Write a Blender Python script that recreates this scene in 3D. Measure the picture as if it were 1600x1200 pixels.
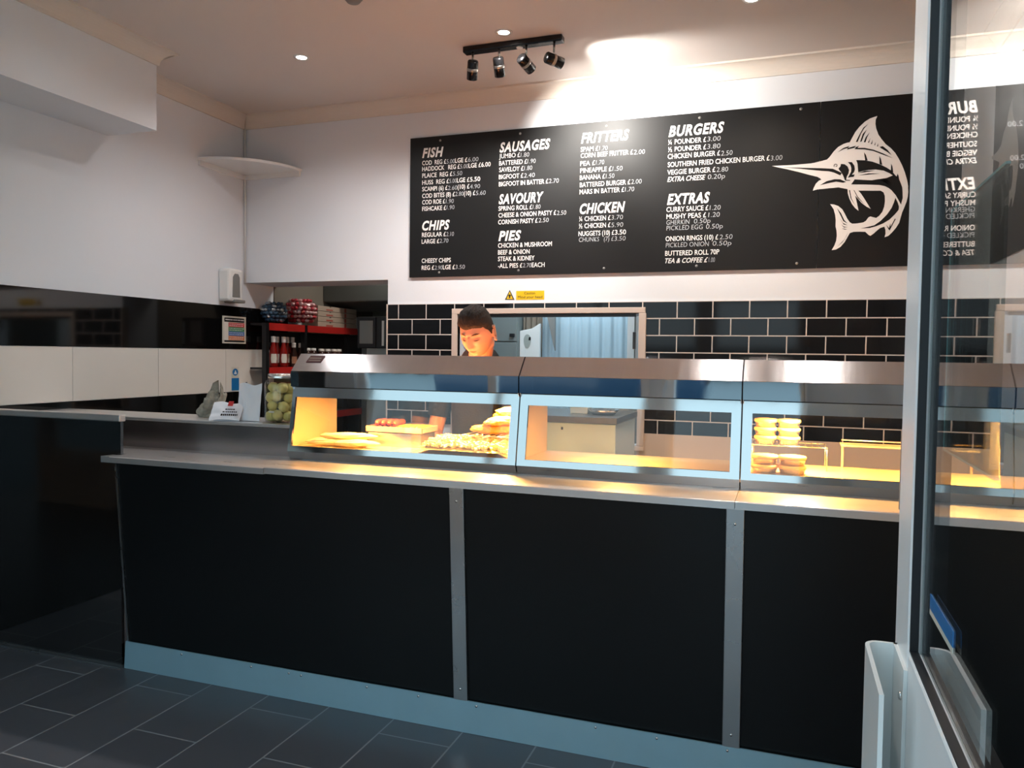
import bpy, bmesh, math, random
from mathutils import Vector, Matrix, noise
random.seed(7)
for o in list(bpy.data.objects): bpy.data.objects.remove(o, do_unlink=True)
S = bpy.context.scene
C = S.collection
PI = math.pi

# ------------------------------------------------------------------ camera
F_PX, YAW, PITCH, ROLL, EYE = 1211.18, 0.3407, 0.0377, 0.0131, Vector((0, 0, 1.45))
def basis():
    cy, sy, cp, sp = math.cos(YAW), math.sin(YAW), math.cos(PITCH), math.sin(PITCH)
    f = Vector((-sy*cp, cy*cp, -sp)); r = Vector((cy, sy, 0)); u = r.cross(f)
    cr, sr = math.cos(ROLL), math.sin(ROLL)
    return cr*r + sr*u, -sr*r + cr*u, f
CR, CU, CF = basis()
cd = bpy.data.cameras.new('camera'); cam = bpy.data.objects.new('camera', cd); C.objects.link(cam)
M = Matrix((CR, CU, -CF)).transposed().to_4x4(); M.translation = EYE; cam.matrix_world = M
cd.sensor_fit = 'HORIZONTAL'; cd.sensor_width = 36; cd.lens = 36*F_PX/1600; cd.clip_start = 0.02; cd.clip_end = 300
S.camera = cam
def at(u, v, axis, val):
    """point of the world plane (axis = val) seen at pixel u, v"""
    d = CF + CR*((u-800)/F_PX) + CU*((600-v)/F_PX)
    t = (val - EYE[axis]) / d[axis]
    return EYE + d*t

# ------------------------------------------------------------------ world, exposure, daylight
w = bpy.data.worlds.new('sky'); S.world = w; w.use_nodes = True
nt = w.node_tree; bg = nt.nodes['Background']
tc = nt.nodes.new('ShaderNodeTexCoord'); sep = nt.nodes.new('ShaderNodeSeparateXYZ'); ramp = nt.nodes.new('ShaderNodeValToRGB')
nt.links.new(tc.outputs['Generated'], sep.inputs[0]); nt.links.new(sep.outputs['Z'], ramp.inputs[0]); nt.links.new(ramp.outputs[0], bg.inputs[0])
ramp.color_ramp.elements[0].position = 0.0; ramp.color_ramp.elements[0].color = (.50, .62, .68, 1)
ramp.color_ramp.elements[1].position = 0.5; ramp.color_ramp.elements[1].color = (.42, .62, .74, 1)
bg.inputs[1].default_value = 2.3
S.view_settings.view_transform = 'Standard'; S.view_settings.look = 'None'; S.view_settings.gamma = 1
S.view_settings.exposure = 0.38; S.view_settings.use_curve_mapping = False

def light(name, kind, loc, power, color, rot=None, **kw):
    l = bpy.data.lights.new(name, kind); l.energy = power; l.color = color
    for k, v in kw.items(): setattr(l, k, v)
    o = bpy.data.objects.new(name, l); C.objects.link(o); o.location = loc
    if rot is not None: o.rotation_euler = rot
    return o
def aim(o, target):
    d = Vector(target) - o.location
    o.rotation_euler = d.to_track_quat('-Z', 'Y').to_euler()

# ------------------------------------------------------------------ dimensions
XL, XR, YB, ZC = -3.78, 1.0, 4.743, 3.15          # left wall, right wall, back wall, ceiling
YK = 6.6                                          # far wall of the back room
OPX, OPZ = -2.593, 1.953                          # left opening: right jamb, head
HX0, HX1, HZ0, HZ1 = -2.065, -0.86, 0.90, 1.715   # serving hatch hole
TZ = 1.7845                                       # top of wall tiles
YC, LZ = 2.633, 0.978                             # counter front, ledge top
LEAFX = 0.098

# ------------------------------------------------------------------ materials
def mat(name, col, rough=.5, metal=0., noise_amt=0., noise_scale=8., bump=0., bump_scale=60., spec=.5, emit=None, emit_s=0., coat=0., stretch=None, rough_var=0.):
    m = bpy.data.materials.new(name); m.use_nodes = True; n = m.node_tree; b = n.nodes['Principled BSDF']
    b.inputs['Base Color'].default_value = (*col, 1); b.inputs['Roughness'].default_value = rough; b.inputs['Metallic'].default_value = metal
    b.inputs['Specular IOR Level'].default_value = spec
    if coat: b.inputs['Coat Weight'].default_value = coat; b.inputs['Coat Roughness'].default_value = .08
    if emit: b.inputs['Emission Color'].default_value = (*emit, 1); b.inputs['Emission Strength'].default_value = emit_s
    if noise_amt or bump or rough_var:
        t = n.nodes.new('ShaderNodeTexCoord'); mp = n.nodes.new('ShaderNodeMapping'); n.links.new(t.outputs['Object'], mp.inputs[0])
        if stretch: mp.inputs['Scale'].default_value = stretch
    if noise_amt:
        x = n.nodes.new('ShaderNodeTexNoise'); x.inputs['Scale'].default_value = noise_scale; x.inputs['Detail'].default_value = 4
        n.links.new(mp.outputs[0], x.inputs['Vector'])
        r = n.nodes.new('ShaderNodeMix'); r.data_type = 'RGBA'
        r.inputs[6].default_value = (*[c*(1-noise_amt) for c in col], 1); r.inputs[7].default_value = (*[min(1, c*(1+noise_amt)) for c in col], 1)
        n.links.new(x.outputs['Fac'], r.inputs[0]); n.links.new(r.outputs[2], b.inputs['Base Color'])
    if bump:
        y = n.nodes.new('ShaderNodeTexNoise'); y.inputs['Scale'].default_value = bump_scale; y.inputs['Detail'].default_value = 3
        n.links.new(mp.outputs[0], y.inputs['Vector'])
        bp = n.nodes.new('ShaderNodeBump'); bp.inputs['Strength'].default_value = bump; bp.inputs['Distance'].default_value = .01
        n.links.new(y.outputs['Fac'], bp.inputs['Height']); n.links.new(bp.outputs[0], b.inputs['Normal'])
    if rough_var:
        z = n.nodes.new('ShaderNodeTexNoise'); z.inputs['Scale'].default_value = 5; z.inputs['Detail'].default_value = 5
        n.links.new(mp.outputs[0], z.inputs['Vector'])
        mr = n.nodes.new('ShaderNodeMapRange'); mr.inputs['To Min'].default_value = max(.02, rough-rough_var); mr.inputs['To Max'].default_value = rough+rough_var
        n.links.new(z.outputs['Fac'], mr.inputs['Value']); n.links.new(mr.outputs[0], b.inputs['Roughness'])
    return m
def glass(name, tint=(1, 1, 1), ior=1.5, rough=0., boost=0.):
    """clear sheet: Fresnel reflection over straight-through transmission, light passes"""
    m = bpy.data.materials.new(name); m.use_nodes = True; n = m.node_tree; n.nodes.clear()
    out = n.nodes.new('ShaderNodeOutputMaterial'); mx = n.nodes.new('ShaderNodeMixShader')
    tr = n.nodes.new('ShaderNodeBsdfTransparent'); gl = n.nodes.new('ShaderNodeBsdfGlossy'); fr = n.nodes.new('ShaderNodeFresnel')
    geo = n.nodes.new('ShaderNodeNewGeometry'); mi = n.nodes.new('ShaderNodeMix')
    mi.inputs[2].default_value = ior; mi.inputs[3].default_value = 1/ior
    n.links.new(geo.outputs['Backfacing'], mi.inputs[0]); n.links.new(mi.outputs[0], fr.inputs['IOR'])
    tr.inputs[0].default_value = (*tint, 1); gl.inputs['Roughness'].default_value = rough
    n.links.new(fr.outputs[0], mx.inputs[0]); n.links.new(tr.outputs[0], mx.inputs[1]); n.links.new(gl.outputs[0], mx.inputs[2]); n.links.new(mx.outputs[0], out.inputs[0])
    return m
def brick(name, col, grout, bw, rh, off, ox, oz, axes, rough=.1, mortar=.0025, bump=.3, var=.0, spec=.5, gr=.8):
    """brick pattern laid in world units; axes picks which object coordinates run along and across the courses"""
    m = bpy.data.materials.new(name); m.use_nodes = True; n = m.node_tree; b = n.nodes['Principled BSDF']
    t = n.nodes.new('ShaderNodeTexCoord'); s = n.nodes.new('ShaderNodeSeparateXYZ'); cmb = n.nodes.new('ShaderNodeCombineXYZ'); mp = n.nodes.new('ShaderNodeMapping')
    n.links.new(t.outputs['Object'], s.inputs[0]); n.links.new(s.outputs[axes[0]], cmb.inputs[0]); n.links.new(s.outputs[axes[1]], cmb.inputs[1])
    n.links.new(cmb.outputs[0], mp.inputs[0]); mp.inputs['Location'].default_value = (-ox, -oz, 0)
    k = n.nodes.new('ShaderNodeTexBrick'); k.offset = off; k.squash = 1
    k.inputs['Scale'].default_value = 1; k.inputs['Brick Width'].default_value = bw; k.inputs['Row Height'].default_value = rh
    k.inputs['Mortar Size'].default_value = mortar; k.inputs['Mortar Smooth'].default_value = .1
    k.inputs['Color1'].default_value = (*[c*(1-var) for c in col], 1); k.inputs['Color2'].default_value = (*[c*(1+var) for c in col], 1); k.inputs['Mortar'].default_value = (*grout, 1)
    n.links.new(mp.outputs[0], k.inputs['Vector']); n.links.new(k.outputs['Color'], b.inputs['Base Color'])
    mr = n.nodes.new('ShaderNodeMapRange'); mr.inputs['To Min'].default_value = rough; mr.inputs['To Max'].default_value = gr
    n.links.new(k.outputs['Fac'], mr.inputs['Value']); n.links.new(mr.outputs[0], b.inputs['Roughness'])
    inv = n.nodes.new('ShaderNodeMath'); inv.operation = 'SUBTRACT'; inv.inputs[0].default_value = 1; n.links.new(k.outputs['Fac'], inv.inputs[1])
    bp = n.nodes.new('ShaderNodeBump'); bp.inputs['Strength'].default_value = bump; bp.inputs['Distance'].default_value = .002
    n.links.new(inv.outputs[0], bp.inputs['Height']); n.links.new(bp.outputs[0], b.inputs['Normal'])
    b.inputs['Specular IOR Level'].default_value = spec
    return m
MT = dict(
    wall=mat('wall_paint', (.755, .80, .845), .85, noise_amt=.02, noise_scale=3, bump=.04, bump_scale=90),
    ceil=mat('ceiling_paint', (.70, .66, .625), .9, noise_amt=.02, noise_scale=2),
    coving=mat('coving_paint', (.74, .69, .62), .8),
    floor=brick('slate_floor', (.088, .090, .102), (.26, .27, .28), .61, .296, .5, -.17, -2.027, (1, 0), rough=.33, mortar=.0035, bump=.25, var=.12, gr=.6),
    tile=brick('black_wall_tile', (.006, .006, .007), (.62, .56, .52), .2083, .103, .5, -2.506, TZ-.103*10, (0, 2), rough=.07, mortar=.0035, bump=.5, spec=.28),
    cream=mat('cream_panel', (.76, .73, .67), .22, noise_amt=.02),
    gloss_black=mat('gloss_black_panel', (.004, .004, .004), .06),
    black=mat('black_laminate', (.006, .0068, .0075), .30, bump=.02, bump_scale=300, rough_var=.04, spec=.35),
    steel=mat('brushed_steel', (.74, .72, .71), .29, .82, noise_amt=.04, noise_scale=6, bump=.012, bump_scale=30, stretch=(1, 12, 12), rough_var=.04),
    hood=mat('hood_steel', (.76, .76, .79), .17, 1, noise_amt=.05, noise_scale=5, bump=.015, bump_scale=30, stretch=(12, 1, 1), rough_var=.05),
    chrome=mat('polished_steel', (.50, .54, .56), .035, 1, bump=.10, bump_scale=3.0, stretch=(1.3, 1, .5)),
    chrome2=mat('polished_steel_frame', (.42, .46, .465), .07, 1, bump=.06, bump_scale=4),
    kick=mat('kick_steel', (.30, .50, .60), .38, .40, noise_amt=.06, rough_var=.06),
    duct=mat('dim_duct', (.06, .065, .06), .4), rear_shade=mat('rear_wall_shade', (.16, .145, .12), .8),  # rear wall colour holds the shade under the opening's head
    upsteel=mat('upstand_steel', (.48, .44, .44), .24, 1, rough_var=.04),
    strip=mat('strip_steel', (.62, .64, .65), .28, 1, noise_amt=.04, rough_var=.04),
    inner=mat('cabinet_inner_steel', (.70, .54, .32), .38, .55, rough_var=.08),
    white=mat('white_plastic', (.78, .79, .77), .3),
    upvc=mat('white_upvc', (.92, .93, .93), .3),
    gasket=mat('black_gasket', (.008, .009, .012), .45),
    blackplastic=mat('black_plastic', (.010, .010, .011), .3),
    grey=mat('grey_plastic', (.22, .22, .21), .4),
    lampbody=mat('lamp_black', (.012, .011, .011), .22, .4),
    red=mat('red_shelf_paint', (.42, .018, .015), .38),
    board=mat('menu_board', (.006, .006, .0065), .46, spec=.32),
    letter=mat('white_vinyl', (.86, .84, .82), .5),
    chalk=mat('chalk_pen', (.44, .47, .50), .7),
    letter2=mat('faded_vinyl', (.30, .30, .29), .6),
    yellow=mat('yellow_sign', (.80, .52, .01), .4),
    blue=mat('blue_label', (.01, .16, .42), .4),
    signred=mat('sign_red', (.50, .03, .03), .5), signgreen=mat('sign_green', (.02, .22, .08), .5), signblue=mat('sign_blue', (.02, .13, .40), .5), signorange=mat('sign_orange', (.60, .17, .05), .5),
    paper=mat('white_paper', (.84, .85, .89), .7, bump=.1, bump_scale=30),
    card=mat('pizza_card', (.36, .29, .23), .8, noise_amt=.06), cardred=mat('card_print', (.32, .07, .05), .8),
    rag=mat('grey_cloth', (.30, .275, .22), .95, noise_amt=.75, noise_scale=26, bump=.5, bump_scale=120),
    ketchup=mat('ketchup', (.20, .006, .004), .18), sauce=mat('brown_sauce', (.035, .012, .008), .2),
    label=mat('bottle_label', (.62, .60, .52), .5), label2=mat('tan_label', (.42, .22, .13), .5),
    onion=mat('pickled_onion', (.74, .66, .36), .3, noise_amt=.2, noise_scale=20), brine=glass('brine_glass', (.96, .93, .74), 1.4),
    clear=glass('clear_glass', (.97, .98, .98), 1.45), door_glass=glass('door_glass', (.97, .985, .98), 1.58),
    glassedge=mat('glass_edge', (.25, .55, .56), .2), acrylic=glass('dark_acrylic', (.62, .68, .68), 1.5),
    sweetblue=mat('blue_wrapper', (.05, .11, .19), .16, .5, noise_amt=.6, noise_scale=25), sweetsilver=mat('silver_wrapper', (.5, .55, .6), .15, .8),
    sweetred=mat('red_wrapper', (.48, .03, .05), .18, .2), sweetpink=mat('pink_wrapper', (.66, .38, .38), .25, .2),
    chips=mat('fried_chips', (.88, .70, .32), .55, noise_amt=.15, noise_scale=30), batter=mat('fish_batter', (.72, .33, .05), .5, noise_amt=.3, noise_scale=25, bump=.8, bump_scale=55),
    pie=mat('pie_crust', (.70, .42, .14), .6, noise_amt=.12, noise_scale=40), foil=mat('foil', (.8, .78, .74), .25, 1),
    sausage=mat('sausage_skin', (.50, .06, .02), .3), saus2=mat('battered_sausage', (.75, .30, .03), .5, bump=.4, bump_scale=80),
    tray=mat('tray_lining', (.55, .30, .22), .6),
    fridge=mat('white_appliance', (.48, .62, .68), .3), granite=mat('speckled_worktop', (.08, .075, .07), .3, noise_amt=.7, noise_scale=180),
    cupboard=mat('grey_cupboard', (.20, .235, .235), .4), kitchen=mat('back_room_wall', (.36, .39, .36), .8), curtain=mat('blue_curtain', (.42, .56, .64), .6), darkroom=mat('dim_wall_cover', (.02, .02, .018), .5),
    tan=mat('brown_blind', (.22, .18, .14), .8), bowl=mat('grey_pot', (.20, .18, .14), .5, noise_amt=.4, noise_scale=60),
    skin=mat('skin', (.58, .28, .18), .5, noise_amt=.05, noise_scale=12), lip=mat('lip_skin', (.40, .12, .09), .45), hair=mat('dark_brown_hair', (.020, .011, .007), .85, noise_amt=.4, noise_scale=60, bump=.8, bump_scale=220, stretch=(1, 1, .25)),
    brow=mat('eyebrow_hair', (.075, .03, .018), .8), cloth=mat('black_tshirt', (.004, .004, .0045), .85, bump=.2, bump_scale=120), trousers=mat('dark_trousers', (.012, .012, .015), .9), shoe=mat('black_shoe', (.01, .01, .01), .5),
    pave=mat('pavement', (.24, .26, .27), .85, noise_amt=.1), hedge=mat('hedge_leaves', (.015, .035, .02), .8, noise_amt=.5, noise_scale=8, bump=1, bump_scale=20), garden=mat('garden_wall', (.12, .08, .06), .9),
    carpaint=mat('car_blue', (.01, .05, .11), .15, coat=1), tyre=mat('tyre', (.01, .01, .01), .8), carglass=mat('car_glass', (.01, .012, .015), .05),
    brass=mat('latch_metal', (.45, .42, .38), .3, 1), screw=mat('screw_head', (.75, .75, .74), .2, 1), maroon=mat('maroon_badge', (.09, .012, .014), .35),
    spot=mat('spot_glow', (1, 1, 1), .5, emit=(1, .95, .88), emit_s=30), heat=mat('heat_lamp_glow', (1, .7, .3), .5, emit=(1, .56, .16), emit_s=30), beige=mat('beige_panel', (.60, .50, .43), .5),
)

MT['mirror_black'] = mat('polished_black_panel', (.004, .004, .004), .05)
MT['mirror_black'].node_tree.nodes['Principled BSDF'].inputs['IOR'].default_value = 2.6

# ------------------------------------------------------------------ mesh helpers
class MB:
    """collects shapes and links them as ONE mesh object"""
    def __init__(s): s.bm = bmesh.new(); s.mi = 0; s.mats = []
    def m(s, key):
        if key not in s.mats: s.mats.append(key)
        s.mi = s.mats.index(key); return s
    def _f(s, vs, smooth=False):
        try: f = s.bm.faces.new(vs)
        except ValueError: return None
        f.material_index = s.mi; f.smooth = smooth; return f
    def box(s, x0, x1, y0, y1, z0, z1, mtx=None):
        v = [s.bm.verts.new(Vector(p) if mtx is None else mtx @ Vector(p)) for p in [(x0, y0, z0), (x1, y0, z0), (x1, y1, z0), (x0, y1, z0), (x0, y0, z1), (x1, y0, z1), (x1, y1, z1), (x0, y1, z1)]]
        for q in [(0, 3, 2, 1), (4, 5, 6, 7), (0, 1, 5, 4), (1, 2, 6, 5), (2, 3, 7, 6), (3, 0, 4, 7)]: s._f([v[i] for i in q])
        return s
    def prism(s, pts, axis, a, b, smooth=False):
        """polygon (2-D, the two other axes in order) pushed along axis from a to b"""
        def P(p, t):
            l = list(p); l.insert(axis, t); return Vector(l)
        A = [s.bm.verts.new(P(p, a)) for p in pts]; B = [s.bm.verts.new(P(p, b)) for p in pts]; n = len(pts)
        s._f(A[::-1]); s._f(B)
        for i in range(n): s._f([A[i], A[(i+1) % n], B[(i+1) % n], B[i]], smooth)
        return s
    def lathe(s, prof, c=(0, 0, 0), seg=24, mtx=None, smooth=True, cap=True):
        """profile (r, z) turned about z"""
        rings = []
        for r, z in prof:
            ring = []
            for k in range(seg):
                a = 2*PI*k/seg; p = Vector((r*math.cos(a), r*math.sin(a), z))
                if mtx is not None: p = mtx @ p
                ring.append(s.bm.verts.new(p + Vector(c)))
            rings.append(ring)
        for a, b in zip(rings, rings[1:]):
            for k in range(seg): s._f([a[k], a[(k+1) % seg], b[(k+1) % seg], b[k]], smooth)
        if cap: s._f(rings[0][::-1]); s._f(rings[-1])
        return s
    def tube(s, pts, r, seg=10, cap=True):
        pts = [Vector(p) for p in pts]; rings = []
        rr = r if isinstance(r, (list, tuple)) else [r]*len(pts)
        for i, p in enumerate(pts):
            d = (pts[min(i+1, len(pts)-1)] - pts[max(i-1, 0)]).normalized()
            a = d.orthogonal().normalized() if i == 0 else (pa - d*pa.dot(d)).normalized()
            pa = a; b = d.cross(a)
            rings.append([s.bm.verts.new(p + (a*math.cos(2*PI*k/seg) + b*math.sin(2*PI*k/seg))*rr[i]) for k in range(seg)])
        for a, b in zip(rings, rings[1:]):
            for k in range(seg): s._f([a[k], a[(k+1) % seg], b[(k+1) % seg], b[k]], True)
        if cap: s._f(rings[0][::-1]); s._f(rings[-1])
        return s
    def ball(s, c, r, sub=2, scale=(1, 1, 1), rough=0., mtx=None, seed=0):
        t = bmesh.new(); bmesh.ops.create_icosphere(t, subdivisions=sub, radius=1)
        mp = {}
        for v in t.verts:
            k = 1 + rough*noise.noise(v.co*2.3 + Vector((seed, seed*.7, 0)))
            p = Vector((v.co.x*scale[0], v.co.y*scale[1], v.co.z*scale[2]))*r*k
            if mtx is not None: p = mtx @ p
            mp[v.index] = s.bm.verts.new(p + Vector(c))
        for f in t.faces: s._f([mp[v.index] for v in f.verts], True)
        t.free(); return s
    def sheet(s, fn, nu, nv, thick=0., smooth=True):
        g = [[s.bm.verts.new(fn(i/nu, j/nv)) for j in range(nv+1)] for i in range(nu+1)]
        for i in range(nu):
            for j in range(nv): s._f([g[i][j], g[i+1][j], g[i+1][j+1], g[i][j+1]], smooth)
        return s
    def poly(s, pts):
        return s._f([s.bm.verts.new(Vector(p)) for p in pts])
    def build(s, name, parent=None, bevel=0., origin=None, solid=0.):
        me = bpy.data.meshes.new(name)
        big = [f for f in s.bm.faces if len(f.verts) > 4]
        if big: bmesh.ops.triangulate(s.bm, faces=big, ngon_method='EAR_CLIP')
        if origin is not None: bmesh.ops.translate(s.bm, verts=s.bm.verts, vec=-Vector(origin))
        s.bm.to_mesh(me); s.bm.free()
        for k in s.mats: me.materials.append(MT[k])
        o = bpy.data.objects.new(name, me); C.objects.link(o)
        if origin is not None: o.location = origin
        if parent is not None:
            o.parent = parent; o.matrix_parent_inverse = Matrix.Identity(4)
            if origin is None: pass
        if bevel:
            b = o.modifiers.new('bevel', 'BEVEL'); b.width = bevel; b.segments = 2; b.limit_method = 'ANGLE'; b.angle_limit = math.radians(50)
        if solid:
            b = o.modifiers.new('thickness', 'SOLIDIFY'); b.thickness = solid; b.offset = 0
        return o
def tag(o, label=None, cat=None, group=None, kind=None):
    for k, v in (('label', label), ('category', cat), ('group', group), ('kind', kind)):
        if v: o[k] = v
    return o
def thing(name, label, cat, loc=(0, 0, 0), rz=0., group=None):
    o = bpy.data.objects.new(name, None); C.objects.link(o); o.location = loc; o.rotation_euler = (0, 0, rz); o.empty_display_size = .1
    return tag(o, label, cat, group)
def struct(name, mb, **kw): return tag(mb.build(name, **kw), kind='structure')
def B(key, *a): return MB().m(key).box(*a)
def local(mb, root):
    """shape given in world coordinates, moved into the frame of its thing"""
    inv = (Matrix.Translation(root.location) @ root.rotation_euler.to_matrix().to_4x4()).inverted()
    bmesh.ops.transform(mb.bm, matrix=inv, verts=mb.bm.verts); return mb
def part(name, mb, root, bevel=0., label=None, solid=0.):
    o = local(mb, root).build(name, root, bevel=bevel, solid=solid)
    if label: o['label'] = label
    return o
def sub(name, mb, par, root, bevel=0., label=None):
    o = local(mb, root).build(name, par, bevel=bevel)
    if label: o['label'] = label
    return o
def copy_tree(o, parent=None):
    c = o.copy(); C.objects.link(c); c.parent = parent
    for ch in [x for x in bpy.data.objects if x.parent == o]: copy_tree(ch, c)
    return c

# ------------------------------------------------------------------ ceiling lamps (each lamp carries its own light)
def downlight(x, y, power, label, warm=(1, .985, .985), blend=.9, size=2.6):
    t = thing('ceiling_downlight', label, 'light', (x, y, ZC), group='recessed ceiling downlights')
    part('trim_ring', MB().m('white').lathe([(.030, -.004), (.044, -.004), (.046, 0), (.046, .01)], (x, y, ZC), 28, cap=False), t)
    part('lamp', MB().m('spot').lathe([(.0, -.002), (.030, -.002), (.030, .004)], (x, y, ZC), 24), t)
    l = light('downlight_beam', 'SPOT', (x, y, ZC-.012), power, warm, rot=(0, 0, 0), spot_size=size, spot_blend=blend, shadow_soft_size=.03)
    return t
downlight(-2.685, 3.865, 44, 'round recessed ceiling downlight alone to the left of the black track')
downlight(-1.452, 3.893, 46, 'round recessed ceiling downlight just behind the black spotlight track')
downlight(-.20, 3.893, 56, 'recessed downlight above the right half of the menu board', (1, .84, .70))
for x, w_ in ((-2.87, 4), (-.35, 2.5), (.137, 5)): downlight(x, 2.84, w_, 'recessed downlight over the customer side of the shop', (1, .97, .95) if x < -1 else (1, .90, .82))

def spot_track():
    a = Vector((-1.735, 4.03, ZC-.015)); b = Vector((-1.165, 4.03, ZC-.015))
    t = thing('spotlight_track', 'black ceiling bar carrying four small adjustable spotlights', 'light', ((a.x+b.x)/2, a.y, ZC))
    part('bar', MB().m('lampbody').box(a.x, b.x, a.y-.028, a.y+.028, ZC-.034, ZC), t, bevel=.006)
    part('centre_clip', MB().m('white').lathe([(.018, -.038), (.018, -.034)], ((a.x+b.x)/2+.04, a.y, ZC), 18), t)
    aims = [(-2.05, 4.74, 1.9), (-1.62, 4.74, 1.95), (-1.10, 4.74, 2.70), (-.55, 4.74, 2.86)]
    for i in range(4):
        x = a.x + .05 + i*(b.x-a.x-.1)/3
        stem = part('stem', MB().m('brass').tube([(x, a.y, ZC-.034), (x, a.y, ZC-.085)], .006, 10), t, label='thin metal stem')
        c = Vector((x, a.y, ZC-.125)); d = (Vector(aims[i]) - c).normalized(); q = d.to_track_quat('Z', 'Y').to_matrix().to_4x4()
        head = part('spot_head', MB().m('lampbody').lathe([(.0, -.05), (.026, -.05), (.030, -.045), (.030, .05), (.026, .052), (.025, .035), (0, .035)], c, 22, mtx=q, cap=False), t, label='black cylindrical spotlight head')
        sub('collar', MB().m('brass').lathe([(.0305, -.012), (.0318, -.010), (.0318, .002), (.0305, .004)], c, 22, mtx=q, cap=False), head, t)
        sub('bulb', MB().m('spot').lathe([(0, .036), (.024, .036)], c, 20, mtx=q, cap=False), head, t)
        l = light('track_beam', 'SPOT', c + d*.06, (26, 22, 50, 70)[i], (1, .95, .88), spot_size=1.7, spot_blend=.8, shadow_soft_size=.02)
        aim(l, aims[i])
spot_track()

downlight(-.42, 1.0, 32, 'added unseen downlight by the entrance, brightening the open door', (1, .98, .97))  # added lamp, brightens the door leaf and the floor near it

# ------------------------------------------------------------------ room shell
WT = .36
struct('floor', MB().m('floor').box(XL-.1, XR+.1, -.12, YK, -.05, 0))
struct('ceiling', MB().m('ceil').box(XL-.1, XR+.1, -.2, YB+WT, ZC, ZC+.05))
wb = MB().m('wall')
wb.box(XL, XR+.1, YB, YB+WT, HZ1, ZC)                       # above the hatch line
wb.bm.free(); wb = MB().m('wall')
wb.box(XL, OPX, YB, YB+WT, OPZ, ZC).box(OPX, HX0, YB, YB+WT, 0, ZC).box(HX0, HX1, YB, YB+WT, HZ1, ZC).box(HX0, HX1, YB, YB+WT, 0, HZ0).box(HX1, XR+.1, YB, YB+WT, 0, ZC)
struct('wall_back', wb)
struct('wall_left', MB().m('wall').box(XL-.1, XL, -.2, YK, 0, ZC))
struct('wall_right', MB().m('wall').box(XR, XR+.1, -.2, YB, 0, ZC))
wf = MB().m('wall')
DX0, DX1 = -.86, .125
wf.box(XL, -3.5, -.16, 0, 0, ZC).box(-3.5, -.98, -.16, 0, 0, .45).box(-3.5, -.98, -.16, 0, 2.75, ZC).box(-.98, DX0, -.16, 0, 0, ZC).box(DX0, DX1, -.16, 0, 2.75, ZC).box(DX1, XR, -.16, 0, 0, ZC)
struct('wall_front', wf)
# coving: cove profile along the walls
def cove(name, p0, p1, inward, z=ZC, s=.085, m0=0, m1=0):
    """cove moulding from p0 to p1 (xy), inward = unit xy vector into the room"""
    n = 7; prof = [(0, 0), (0, -s)] + [(s*.12 + (s*.88)*(1-math.cos(k/n*PI/2)), -s + (s*.88)*math.sin(k/n*PI/2)) for k in range(n+1)] + [(s, 0)]
    m = MB().m('coving'); A = []; Bv = []
    for d, h in prof:
        ln = math.hypot(p1[0]-p0[0], p1[1]-p0[1]); ux, uy = (p1[0]-p0[0])/ln, (p1[1]-p0[1])/ln
        for L, p, e in ((A, p0, -m0), (Bv, p1, m1)): L.append(m.bm.verts.new((p[0]+inward[0]*d+ux*d*e, p[1]+inward[1]*d+uy*d*e, z+h)))
    for i in range(len(prof)): m._f([A[i], A[(i+1) % len(prof)], Bv[(i+1) % len(prof)], Bv[i]])
    m._f(A[::-1]); m._f(Bv)
    return m
SX, SY, SZ = -3.42, 3.53, 2.70                                # boxed-in beam on the left wall
struct('trim_1', cove('c', (XL, YB), (XR, YB), (0, -1), m0=-1, m1=-1))
struct('trim_2', cove('c', (XL, SY), (XL, YB), (1, 0), m0=-1, m1=-1))
struct('trim_3', cove('c', (SX, -.0), (SX, SY), (1, 0), m1=1))
struct('trim_4', cove('c', (XL, SY), (SX, SY), (0, 1), m0=-1, m1=1))
struct('trim_5', cove('c', (XR, 0), (XR, YB), (-1, 0), m1=-1))
struct('wall_left_bulkhead', MB().m('wall').box(XL, SX, 0, SY, SZ, ZC))
struct('trim_6', MB().m('white').tube([(XL+.012, YB-.012, OPZ), (XL+.012, YB-.012, ZC-.08)], .007, 8))
# left wall cladding
struct('wall_left_black_band', B('gloss_black', XL, XL+.012, .02, 5.25, 1.464, 1.772))
lp = MB()
ys = [.13, .757, 1.385, 2.012, 2.64, 3.268, 3.896, 4.525, 5.15]
for a, b in zip(ys, ys[1:]): lp.m('cream').box(XL, XL+.010, a+.0015, b-.0015, 1.158, 1.462)
lp.m('grey').box(XL, XL+.006, ys[0], ys[-1], 1.158, 1.462)
struct('wall_left_cream_panels', lp)
struct('wall_left_lower_band', B('gloss_black', XL, XL+.012, .02, 5.15, .001, 1.156))
# tiled band of the back wall
tl = MB().m('tile'); ty = YB-.009
tl.box(OPX+.002, HX0, ty, YB-.0005, .98, TZ).box(HX0, HX1, ty, YB-.0005, HZ1, TZ).box(HX1, XR, ty, YB-.0005, .98, TZ)
struct('wall_back_tiles', tl)
struct('trim_7', MB().m('beige').box(OPX-.004, OPX+.006, YB-.012, YB+.05, 1.0, TZ))
struct('wall_back_lower_panel', B('beige', HX1, XR, YB-.012, YB-.0005, .1, .98))
# hatch frame
hf = MB().m('beige')
for x0, x1, z0, z1 in [(HX0-.04, HX1+.04, HZ1, HZ1+.035), (HX0-.04, HX0, HZ0, HZ1), (HX1, HX1+.045, HZ0, HZ1), (HX0-.04, HX1+.045, HZ0-.03, HZ0)]: hf.box(x0, x1, YB-.022, YB+.03, z0, z1)
struct('window_1', hf, bevel=.003)
struct('trim_8', B('blackplastic', HX0, HX1-.03, YB+.03, YB+.06, HZ1-.02, HZ1))
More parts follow.
